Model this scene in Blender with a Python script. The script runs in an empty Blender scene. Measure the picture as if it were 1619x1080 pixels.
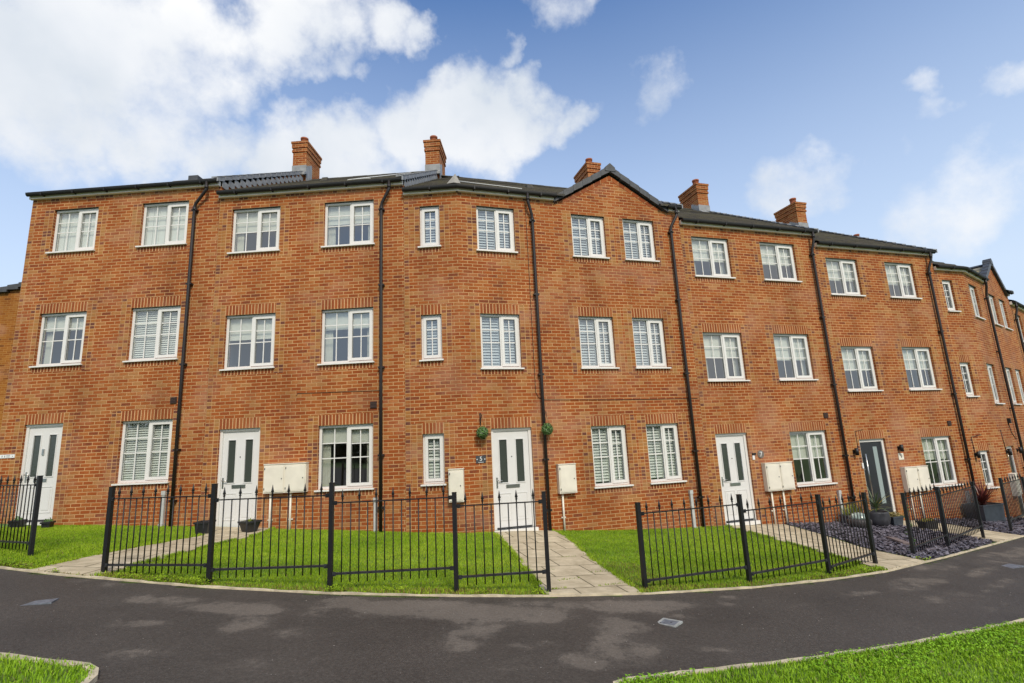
import bpy, math, random
import numpy as np
from mathutils import Vector, Matrix

random.seed(7)
rng = np.random.default_rng(7)
SC = bpy.context.scene
COL = SC.collection
R = math.radians

# ------------------------------------------------------------------ materials
def newmat(name):
    m = bpy.data.materials.new(name)
    m.use_nodes = True
    nt = m.node_tree
    b = nt.nodes['Principled BSDF']
    return m, nt, b

def N(nt, t, **kw):
    n = nt.nodes.new(t)
    for k, v in kw.items():
        if k in n.inputs.keys():
            n.inputs[k].default_value = v
        else:
            setattr(n, k, v)
    return n

def L(nt, a, b):
    nt.links.new(a, b)

def ramp(nt, stops, interp='LINEAR'):
    n = nt.nodes.new('ShaderNodeValToRGB')
    cr = n.color_ramp
    cr.interpolation = interp
    while len(cr.elements) > 1:
        cr.elements.remove(cr.elements[-1])
    cr.elements[0].position = stops[0][0]
    cr.elements[0].color = (*stops[0][1], 1)
    for p, c in stops[1:]:
        e = cr.elements.new(p)
        e.color = (*c, 1)
    return n

def mixc(nt, a, b, fac, mode='MIX'):
    n = nt.nodes.new('ShaderNodeMix')
    n.data_type = 'RGBA'
    n.blend_type = mode
    for sock, v in ((n.inputs[0], fac), (n.inputs[6], a), (n.inputs[7], b)):
        if hasattr(v, 'links') or isinstance(v, bpy.types.NodeSocket):
            L(nt, v, sock)
        elif isinstance(v, (int, float)):
            sock.default_value = v
        else:
            sock.default_value = (*v, 1)
    return n.outputs[2]

def math_(nt, op, a, b=0.0, c=None, clamp=False):
    n = nt.nodes.new('ShaderNodeMath')
    n.operation = op
    n.use_clamp = clamp
    for i, v in enumerate((a, b, c)):
        if v is None:
            continue
        if isinstance(v, bpy.types.NodeSocket):
            L(nt, v, n.inputs[i])
        else:
            n.inputs[i].default_value = v
    return n.outputs[0]

def simple(name, col, rough=0.5, metal=0.0, noise=0.0, nscale=8.0, bump=0.0, bscale=60.0):
    m, nt, b = newmat(name)
    b.inputs['Base Color'].default_value = (*col, 1)
    b.inputs['Roughness'].default_value = rough
    b.inputs['Metallic'].default_value = metal
    if noise > 0 or bump > 0:
        tc = N(nt, 'ShaderNodeTexCoord')
    if noise > 0:
        no = N(nt, 'ShaderNodeTexNoise', Scale=nscale, Detail=5.0)
        L(nt, tc.outputs['Object'], no.inputs['Vector'])
        lo = tuple(c * (1 - noise) for c in col)
        hi = tuple(min(1, c * (1 + noise)) for c in col)
        r = ramp(nt, [(0.3, lo), (0.7, hi)])
        L(nt, no.outputs['Fac'], r.inputs['Fac'])
        L(nt, r.outputs['Color'], b.inputs['Base Color'])
    if bump > 0:
        n2 = N(nt, 'ShaderNodeTexNoise', Scale=bscale, Detail=4.0)
        L(nt, tc.outputs['Object'], n2.inputs['Vector'])
        bp = N(nt, 'ShaderNodeBump', Strength=bump, Distance=0.01)
        L(nt, n2.outputs['Fac'], bp.inputs['Height'])
        L(nt, bp.outputs['Normal'], b.inputs['Normal'])
    return m

ORANGE = [(0.00, (0.200, 0.055, 0.022)), (0.05, (0.268, 0.067, 0.018)), (0.25, (0.305, 0.076, 0.016)),
          (0.5, (0.332, 0.087, 0.018)), (0.75, (0.362, 0.110, 0.026)), (0.90, (0.395, 0.145, 0.042)), (1.0, (0.40, 0.19, 0.068))]
MORTAR = (0.64, 0.375, 0.175)
TANS = [(0.0, (0.15, 0.055, 0.038)), (0.14, (0.20, 0.072, 0.044)), (0.30, (0.29, 0.090, 0.030)), (0.52, (0.36, 0.125, 0.033)),
        (0.78, (0.40, 0.18, 0.05)), (1.0, (0.36, 0.19, 0.07))]
SOLD = [(0.0, (0.24, 0.062, 0.020)), (0.5, (0.335, 0.092, 0.025)), (1.0, (0.39, 0.14, 0.048))]
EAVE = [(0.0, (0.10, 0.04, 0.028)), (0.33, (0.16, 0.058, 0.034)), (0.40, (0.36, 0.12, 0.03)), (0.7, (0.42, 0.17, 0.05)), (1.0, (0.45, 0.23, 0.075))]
GOLD = [(0.0, (0.17, 0.055, 0.012)), (0.2, (0.25, 0.083, 0.013)), (0.6, (0.31, 0.112, 0.016)), (1.0, (0.35, 0.15, 0.030))]

def brick(name, stops, bw=0.225, rh=0.075, off=0.5, mortar=MORTAR, bloom=0.42, msize=0.0088, bump=0.9):
    m, nt, b = newmat(name)
    tc = N(nt, 'ShaderNodeTexCoord')
    # a hand-laid wobble of the courses
    wn = N(nt, 'ShaderNodeTexNoise', Scale=2.3, Detail=2.0)
    L(nt, tc.outputs['UV'], wn.inputs['Vector'])
    sub = N(nt, 'ShaderNodeVectorMath', operation='SUBTRACT')
    sub.inputs[1].default_value = (0.5, 0.5, 0.5)
    L(nt, wn.outputs['Color'], sub.inputs[0])
    sc = N(nt, 'ShaderNodeVectorMath', operation='SCALE')
    sc.inputs['Scale'].default_value = 0.012
    L(nt, sub.outputs[0], sc.inputs[0])
    ad = N(nt, 'ShaderNodeVectorMath', operation='ADD')
    L(nt, tc.outputs['UV'], ad.inputs[0]); L(nt, sc.outputs[0], ad.inputs[1])
    br = N(nt, 'ShaderNodeTexBrick', offset=off, offset_frequency=2, squash=1.0)
    br.inputs['Color1'].default_value = (0, 0, 0, 1)
    br.inputs['Color2'].default_value = (1, 1, 1, 1)
    br.inputs['Mortar'].default_value = (0.5, 0.5, 0.5, 1)
    br.inputs['Scale'].default_value = 1.0
    br.inputs['Mortar Size'].default_value = msize
    br.inputs['Mortar Smooth'].default_value = 0.25
    br.inputs['Brick Width'].default_value = bw
    br.inputs['Row Height'].default_value = rh
    L(nt, ad.outputs[0], br.inputs['Vector'])
    # slow drift of the brick batches over the wall
    ln = N(nt, 'ShaderNodeTexNoise', Scale=0.95, Detail=5.0, Roughness=0.65)
    L(nt, tc.outputs['Object'], ln.inputs['Vector'])
    g = math_(nt, 'MULTIPLY_ADD', ln.outputs['Fac'], 1.5, -0.72)
    v = math_(nt, 'ADD', br.outputs['Color'], g, clamp=True)
    # within-brick mottling
    fn = N(nt, 'ShaderNodeTexNoise', Scale=26.0, Detail=4.0)
    L(nt, tc.outputs['Object'], fn.inputs['Vector'])
    v2 = math_(nt, 'ADD', v, math_(nt, 'MULTIPLY_ADD', fn.outputs['Fac'], 0.34, -0.17), clamp=True)
    rp = ramp(nt, stops)
    L(nt, v2, rp.inputs['Fac'])
    mn = N(nt, 'ShaderNodeTexNoise', Scale=1.7, Detail=4.0)
    L(nt, tc.outputs['Object'], mn.inputs['Vector'])
    mrp = ramp(nt, [(0.25, tuple(c * 0.72 for c in mortar)), (0.75, tuple(c * 1.1 for c in mortar))])
    L(nt, mn.outputs['Fac'], mrp.inputs['Fac'])
    c1 = mixc(nt, rp.outputs['Color'], mrp.outputs['Color'], br.outputs['Fac'])
    # lime bloom: pale pinkish patches where the wall has effloresced
    en = N(nt, 'ShaderNodeTexNoise', Scale=0.75, Detail=6.0, Roughness=0.65)
    mp = N(nt, 'ShaderNodeMapping')
    mp.inputs['Location'].default_value = (3.1, 7.7, 1.3)
    mp.inputs['Scale'].default_value = (1, 1, 1.5)
    L(nt, tc.outputs['Object'], mp.inputs['Vector']); L(nt, mp.outputs['Vector'], en.inputs['Vector'])
    er = ramp(nt, [(0.50, (0, 0, 0)), (0.70, (bloom * 1.25,) * 3)])
    L(nt, en.outputs['Fac'], er.inputs['Fac'])
    c2 = mixc(nt, c1, (0.47, 0.255, 0.165), er.outputs['Color'])
    sn = N(nt, 'ShaderNodeTexNoise', Scale=1.0, Detail=6.0, Roughness=0.6)
    smp = N(nt, 'ShaderNodeMapping')
    smp.inputs['Scale'].default_value = (1.5, 1.5, 0.45)
    L(nt, tc.outputs['Object'], smp.inputs['Vector']); L(nt, smp.outputs['Vector'], sn.inputs['Vector'])
    srp = ramp(nt, [(0.28, (0.74, 0.72, 0.70)), (0.5, (1.0, 1.0, 1.0)), (0.72, (1.14, 1.13, 1.12))])
    L(nt, sn.outputs['Fac'], srp.inputs['Fac'])
    c2 = mixc(nt, c2, srp.outputs['Color'], 1.0, 'MULTIPLY')
    c2 = mixc(nt, c2, (0.93, 0.89, 0.86), 1.0, 'MULTIPLY')
    L(nt, c2, b.inputs['Base Color'])
    b.inputs['Roughness'].default_value = 0.88
    b.inputs['Specular IOR Level'].default_value = 0.25
    h = math_(nt, 'SUBTRACT', math_(nt, 'MULTIPLY', fn.outputs['Fac'], 0.3), br.outputs['Fac'])
    bp = N(nt, 'ShaderNodeBump', Strength=bump, Distance=0.012)
    L(nt, h, bp.inputs['Height']); L(nt, bp.outputs['Normal'], b.inputs['Normal'])
    return m

M = {}
M['brick'] = brick('orange_brick', ORANGE)
M['jamb'] = brick('tan_header_brick', TANS, bw=0.1125, off=0.0)
M['soldier'] = brick('soldier_brick', SOLD, bw=0.075, rh=0.5, off=0.0, bloom=0.5, msize=0.0115, mortar=(0.70, 0.43, 0.21))
M['header'] = brick('sill_brick', [(0.0, (0.19, 0.050, 0.018)), (0.5, (0.29, 0.078, 0.024)), (1.0, (0.37, 0.13, 0.045))], bw=0.075, rh=0.5, off=0.0, bloom=0.3, msize=0.0115, mortar=(0.72, 0.45, 0.23))
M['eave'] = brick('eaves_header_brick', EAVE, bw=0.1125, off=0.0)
M['gold'] = brick('golden_brick', GOLD, bump=0.3, mortar=(0.42, 0.21, 0.06))
M['rakebrick'] = brick('rake_brick', SOLD, bw=0.225, rh=0.5, off=0.0)
M['upvc'] = simple('white_upvc', (0.75, 0.735, 0.70), 0.28, noise=0.03, nscale=3)
M['gasket'] = simple('grey_gasket', (0.10, 0.11, 0.11), 0.6)
M['sillpvc'] = simple('white_sill', (0.77, 0.75, 0.71), 0.35, noise=0.06, nscale=7)
M['gutter'] = simple('black_rainwater_goods', (0.007, 0.0065, 0.0065), 0.6, noise=0.3, nscale=5)
M['pipe'] = simple('brown_black_pipe', (0.014, 0.009, 0.008), 0.5, noise=0.3, nscale=4)
M['fascia'] = simple('fascia_white', (0.88, 0.82, 0.74), 0.5, noise=0.08, nscale=5)
M['verge'] = simple('grey_verge_tile', (0.25, 0.255, 0.265), 0.55, noise=0.3, nscale=9, bump=0.2)
M['dverge'] = simple('dark_verge_tile', (0.056, 0.058, 0.062), 0.5, noise=0.3, nscale=9, bump=0.2)
M['lead'] = simple('lead_flashing', (0.27, 0.272, 0.27), 0.5, metal=0.0, noise=0.2, nscale=6)
M['saddle'] = simple('weathered_saddle', (0.30, 0.28, 0.24), 0.7, noise=0.15, nscale=9)
M['pot'] = simple('terracotta', (0.32, 0.095, 0.042), 0.75, noise=0.2, nscale=12)
M['mbox'] = simple('cream_meter_box', (0.76, 0.71, 0.60), 0.45, noise=0.07, nscale=4)
M['greypipe'] = simple('pale_grey_duct', (0.50, 0.50, 0.48), 0.4, noise=0.1, nscale=6)
M['vent'] = simple('dark_vent', (0.05, 0.025, 0.017), 0.6)
M['vent2'] = simple('pewter_disc', (0.16, 0.14, 0.12), 0.5, noise=0.3, nscale=20)
M['cable'] = simple('brown_cable', (0.035, 0.016, 0.010), 0.6)
M['whitecable'] = simple('white_cable', (0.66, 0.66, 0.62), 0.5)
M['room'] = simple('room_plaster', (0.58, 0.55, 0.50), 0.8)
M['blind'] = simple('white_blind', (0.74, 0.75, 0.69), 0.6)
M['shutter'] = simple('sky_greyed_shutter', (0.56, 0.60, 0.62), 0.5)  # white slats, with sky reflection and dim interior painted into the tone
M['cream'] = simple('cream_fabric', (0.68, 0.67, 0.59), 0.75, noise=0.05)
M['white_door'] = simple('white_composite_door', (0.71, 0.70, 0.68), 0.32, noise=0.02, nscale=3, bump=0.03, bscale=40)
M['dark_door'] = simple('anthracite_door', (0.023, 0.025, 0.030), 0.35, noise=0.08, nscale=4)
M['chrome'] = simple('satin_steel', (0.55, 0.55, 0.53), 0.28, metal=1.0)
M['frost'] = simple('frosted_glass', (0.30, 0.36, 0.36), 0.18)
M['doorglass'] = simple('dark_obscure_glass', (0.055, 0.065, 0.056), 0.08, bump=0.25, bscale=22)
M['black'] = simple('black_paint', (0.006, 0.006, 0.007), 0.5, noise=0.3, nscale=14)
M['railgrey'] = simple('lit_black_rail', (0.022, 0.024, 0.028), 0.36, noise=0.5, nscale=20)  # black paint made lighter: the light on the bottom rail as colour
M['slateplate'] = simple('slate_plate', (0.045, 0.049, 0.056), 0.5, noise=0.2, nscale=30)
M['white'] = simple('white_paint', (0.80, 0.80, 0.78), 0.4)
M['concrete'] = simple('edging_concrete', (0.54, 0.46, 0.32), 0.85, noise=0.3, nscale=6, bump=0.4)
M['potblack'] = simple('black_plastic_pot', (0.020, 0.020, 0.022), 0.42, noise=0.2)
M['potblue'] = simple('slate_blue_pot', (0.050, 0.062, 0.078), 0.5, noise=0.2)
M['potgrey'] = simple('charcoal_round_pot', (0.045, 0.045, 0.052), 0.5, noise=0.3)
M['ceramic'] = simple('pale_ceramic', (0.50, 0.52, 0.50), 0.25, noise=0.1)
M['soil'] = simple('potting_soil', (0.035, 0.022, 0.014), 0.95, noise=0.4, nscale=40)
M['timber'] = simple('weathered_timber', (0.20, 0.155, 0.145), 0.8, noise=0.25, nscale=14)
M['coverframe'] = simple('galvanised_frame', (0.38, 0.40, 0.38), 0.5, metal=0.3, noise=0.3, nscale=12)
M['coverplate'] = simple('grey_cover_plate', (0.17, 0.19, 0.22), 0.5, metal=0.3, noise=0.35, nscale=16, bump=0.3)
M['leaf'] = simple('topiary_leaf', (0.095, 0.190, 0.045), 0.5, noise=0.5, nscale=30)
M['leafpale'] = simple('topiary_flower', (0.42, 0.50, 0.34), 0.6)
M['yucca'] = simple('yucca_leaf', (0.085, 0.125, 0.055), 0.45, noise=0.4, nscale=9)
M['yellowleaf'] = simple('yellow_leaf', (0.26, 0.22, 0.035), 0.5, noise=0.4, nscale=20)
M['lime'] = simple('lime_grass_leaf', (0.22, 0.26, 0.030), 0.5, noise=0.4, nscale=12)
M['orangeleaf'] = simple('orange_leaf', (0.50, 0.25, 0.02), 0.5, noise=0.3)
M['cord'] = simple('cordyline_leaf', (0.145, 0.036, 0.030), 0.42, noise=0.4, nscale=8)
M['sedum'] = simple('sedum_leaf', (0.30, 0.25, 0.085), 0.6, noise=0.5, nscale=30)
M['treeleaf'] = simple('tree_leaf', (0.035, 0.060, 0.018), 0.6, noise=0.5, nscale=0.6)

def glass_mat():
    m = bpy.data.materials.new('window_glass')
    m.use_nodes = True
    nt = m.node_tree
    nt.nodes.clear()
    out = N(nt, 'ShaderNodeOutputMaterial')
    tr = N(nt, 'ShaderNodeBsdfTransparent')
    tr.inputs['Color'].default_value = (0.93, 0.97, 0.96, 1)
    gl = N(nt, 'ShaderNodeBsdfGlossy')
    gl.inputs['Roughness'].default_value = 0.015
    tc = N(nt, 'ShaderNodeTexCoord')
    no = N(nt, 'ShaderNodeTexNoise', Scale=1.6, Detail=1.0)
    L(nt, tc.outputs['Object'], no.inputs['Vector'])
    bp = N(nt, 'ShaderNodeBump', Strength=0.10, Distance=0.02)
    L(nt, no.outputs['Fac'], bp.inputs['Height'])
    L(nt, bp.outputs['Normal'], gl.inputs['Normal'])
    lw = N(nt, 'ShaderNodeLayerWeight')
    lw.inputs['Blend'].default_value = 0.5
    mx = N(nt, 'ShaderNodeMixShader')
    f = math_(nt, 'MULTIPLY_ADD', math_(nt, 'POWER', lw.outputs['Facing'], 4.0), .78, .22, clamp=True)
    L(nt, f, mx.inputs[0]); L(nt, tr.outputs[0], mx.inputs[1]); L(nt, gl.outputs[0], mx.inputs[2])
    L(nt, mx.outputs[0], out.inputs['Surface'])
    return m
M['glass'] = glass_mat()

def roof_mat():
    m, nt, b = newmat('mossy_concrete_tile')
    tc = N(nt, 'ShaderNodeTexCoord')
    br = N(nt, 'ShaderNodeTexBrick', offset=0.5)
    br.inputs['Color1'].default_value = (0.038, 0.033, 0.027, 1)
    br.inputs['Color2'].default_value = (0.070, 0.062, 0.050, 1)
    br.inputs['Mortar'].default_value = (0.012, 0.011, 0.010, 1)
    br.inputs['Scale'].default_value = 1
    br.inputs['Mortar Size'].default_value = 0.006
    br.inputs['Brick Width'].default_value = 0.30
    br.inputs['Row Height'].default_value = 0.32
    L(nt, tc.outputs['UV'], br.inputs['Vector'])
    no = N(nt, 'ShaderNodeTexNoise', Scale=2.2, Detail=6.0, Roughness=0.7)
    L(nt, tc.outputs['Object'], no.inputs['Vector'])
    r = ramp(nt, [(0.45, (0, 0, 0)), (0.66, (0.55,) * 3)])
    L(nt, no.outputs['Fac'], r.inputs['Fac'])
    c = mixc(nt, br.outputs['Color'], (0.100, 0.088, 0.030), r.outputs['Color'])
    L(nt, c, b.inputs['Base Color'])
    b.inputs['Roughness'].default_value = 0.85
    n2 = N(nt, 'ShaderNodeTexNoise', Scale=30, Detail=4)
    L(nt, tc.outputs['Object'], n2.inputs['Vector'])
    bp = N(nt, 'ShaderNodeBump', Strength=0.6, Distance=0.02)
    L(nt, n2.outputs['Fac'], bp.inputs['Height']); L(nt, bp.outputs['Normal'], b.inputs['Normal'])
    return m
M['roof'] = roof_mat()

def roof_grey():
    m, nt, b = newmat('weathered_lichen_tile')
    tc = N(nt, 'ShaderNodeTexCoord')
    no = N(nt, 'ShaderNodeTexNoise', Scale=3, Detail=5)
    L(nt, tc.outputs['Object'], no.inputs['Vector'])
    r = ramp(nt, [(0.3, (0.13, 0.13, 0.11)), (0.55, (0.25, 0.23, 0.18)), (0.70, (0.36, 0.28, 0.07))])
    L(nt, no.outputs['Fac'], r.inputs['Fac']); L(nt, r.outputs['Color'], b.inputs['Base Color'])
    b.inputs['Roughness'].default_value = 0.8
    return m
M['roofgrey'] = roof_grey()

def asphalt():
    m, nt, b = newmat('damp_asphalt')
    tc = N(nt, 'ShaderNodeTexCoord')
    fine = N(nt, 'ShaderNodeTexNoise', Scale=34, Detail=7, Roughness=0.9)
    L(nt, tc.outputs['Object'], fine.inputs['Vector'])
    vor = N(nt, 'ShaderNodeTexVoronoi', Scale=70)
    L(nt, tc.outputs['Object'], vor.inputs['Vector'])
    at = N(nt, 'ShaderNodeAttribute', attribute_name='dry')
    edge = N(nt, 'ShaderNodeTexNoise', Scale=2.4, Detail=11, Roughness=0.70)
    L(nt, tc.outputs['Object'], edge.inputs['Vector'])
    broad = N(nt, 'ShaderNodeTexNoise', Scale=0.8, Detail=3)
    L(nt, tc.outputs['Object'], broad.inputs['Vector'])
    s = math_(nt, 'ADD', at.outputs['Fac'], math_(nt, 'MULTIPLY_ADD', edge.outputs['Fac'], 1.5, -0.75))
    mask = ramp(nt, [(0.28, (0, 0, 0)), (0.43, (0.22,) * 3), (0.55, (0.80,) * 3), (0.85, (1, 1, 1))])
    L(nt, s, mask.inputs['Fac'])
    wet = ramp(nt, [(0.30, (0.027, 0.0235, 0.0195)), (0.5, (0.064, 0.0555, 0.0465)), (0.72, (0.128, 0.112, 0.096))])
    L(nt, fine.outputs['Fac'], wet.inputs['Fac'])
    dry = ramp(nt, [(0.28, (0.090, 0.075, 0.061)), (0.55, (0.165, 0.138, 0.112)), (0.80, (0.245, 0.206, 0.168))])
    L(nt, fine.outputs['Fac'], dry.inputs['Fac'])
    br = ramp(nt, [(0.3, (0.82,) * 3), (0.7, (1.16,) * 3)])
    L(nt, broad.outputs['Fac'], br.inputs['Fac'])
    c = mixc(nt, wet.outputs['Color'], dry.outputs['Color'], mask.outputs['Color'])
    c = mixc(nt, c, br.outputs['Color'], 1.0, 'MULTIPLY')
    # pale grit
    gr = N(nt, 'ShaderNodeTexVoronoi', Scale=20)
    L(nt, tc.outputs['Object'], gr.inputs['Vector'])
    gm = ramp(nt, [(0.055, (0.55,) * 3), (0.085, (0, 0, 0))])
    L(nt, gr.outputs['Distance'], gm.inputs['Fac'])
    gsel = ramp(nt, [(0.72, (0, 0, 0)), (0.78, (1, 1, 1))])
    L(nt, gr.outputs['Color'], gsel.inputs['Fac'])
    gf = math_(nt, 'MULTIPLY', gm.outputs['Color'], gsel.outputs['Color'])
    c = mixc(nt, c, (0.50, 0.47, 0.42), gf)
    L(nt, c, b.inputs['Base Color'])
    rr = ramp(nt, [(0.0, (0.62,) * 3), (1.0, (0.95,) * 3)])
    L(nt, mask.outputs['Color'], rr.inputs['Fac'])
    L(nt, rr.outputs['Color'], b.inputs['Roughness'])
    b.inputs['Specular IOR Level'].default_value = 0.3
    h = math_(nt, 'ADD', fine.outputs['Fac'], vor.outputs['Distance'])
    bp = N(nt, 'ShaderNodeBump', Strength=0.55, Distance=0.006)
    L(nt, h, bp.inputs['Height']); L(nt, bp.outputs['Normal'], b.inputs['Normal'])
    return m
M['asphalt'] = asphalt()

def paving(name, rot, mort=(0.13, 0.11, 0.06)):
    m, nt, b = newmat(name)
    tc = N(nt, 'ShaderNodeTexCoord')
    mp = N(nt, 'ShaderNodeMapping')
    mp.inputs['Rotation'].default_value = (0, 0, rot)
    L(nt, tc.outputs['Object'], mp.inputs['Vector'])
    wn = N(nt, 'ShaderNodeTexNoise', Scale=9, Detail=3)
    L(nt, tc.outputs['Object'], wn.inputs['Vector'])
    wv = N(nt, 'ShaderNodeVectorMath', operation='SCALE')
    wv.inputs['Scale'].default_value = 0.014
    L(nt, wn.outputs['Color'], wv.inputs[0])
    ad = N(nt, 'ShaderNodeVectorMath', operation='ADD')
    L(nt, mp.outputs['Vector'], ad.inputs[0]); L(nt, wv.outputs[0], ad.inputs[1])
    br = N(nt, 'ShaderNodeTexBrick', offset=0.5)
    br.inputs['Color1'].default_value = (0.50, 0.42, 0.285, 1)
    br.inputs['Color2'].default_value = (0.60, 0.515, 0.36, 1)
    br.inputs['Mortar'].default_value = (*mort, 1)
    br.inputs['Scale'].default_value = 1
    br.inputs['Mortar Size'].default_value = 0.011
    br.inputs['Mortar Smooth'].default_value = 0.3
    br.inputs['Brick Width'].default_value = 0.60
    br.inputs['Row Height'].default_value = 0.60
    L(nt, ad.outputs[0], br.inputs['Vector'])
    no = N(nt, 'ShaderNodeTexNoise', Scale=3.5, Detail=7, Roughness=0.7)
    L(nt, tc.outputs['Object'], no.inputs['Vector'])
    r = ramp(nt, [(0.3, (0.62, 0.60, 0.55)), (0.65, (1.1, 1.1, 1.1))])
    L(nt, no.outputs['Fac'], r.inputs['Fac'])
    c = mixc(nt, br.outputs['Color'], r.outputs['Color'], 1.0, 'MULTIPLY')
    L(nt, c, b.inputs['Base Color'])
    b.inputs['Roughness'].default_value = 0.9
    h = math_(nt, 'SUBTRACT', math_(nt, 'MULTIPLY', no.outputs['Fac'], 0.3), br.outputs['Fac'])
    bp = N(nt, 'ShaderNodeBump', Strength=0.5, Distance=0.01)
    L(nt, h, bp.inputs['Height']); L(nt, bp.outputs['Normal'], b.inputs['Normal'])
    return m

def vcol_mat(name, rough=0.6, attr='tint', sub=0.0):
    m, nt, b = newmat(name)
    at = N(nt, 'ShaderNodeAttribute', attribute_name=attr)
    L(nt, at.outputs['Color'], b.inputs['Base Color'])
    b.inputs['Roughness'].default_value = rough
    b.inputs['Specular IOR Level'].default_value = 0.25
    return m
M['blade'] = vcol_mat('grass_blade', 0.65)
M['slate'] = vcol_mat('purple_slate', 0.5)
M['turf'] = simple('turf_base', (0.12, 0.20, 0.016), 0.95, noise=0.5, nscale=5, bump=0.5)
M['earth'] = simple('field_grass', (0.075, 0.14, 0.022), 0.95, noise=0.4, nscale=0.4)
M['slatebase'] = simple('slate_bed', (0.075, 0.066, 0.085), 0.9, noise=0.4, nscale=20)

# ------------------------------------------------------------------ mesh helpers
ROOT = {}

class Fr:
    """a facade frame: u along the wall, v into the house, z up from the threshold"""
    def __init__(s, x, y, ang, z):
        s.o = np.array([x, y, z], float)
        s.d = np.array([math.cos(ang), math.sin(ang), 0])
        s.n = np.array([-math.sin(ang), math.cos(ang), 0])
        s.ang = ang
    def P(s, u, v, z):
        return s.o + s.d * u + s.n * v + np.array([0, 0, z])
    def sh(s, du, dv=0, dz=0):
        p = s.P(du, dv, dz)
        return Fr(p[0], p[1], s.ang, p[2])

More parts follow.
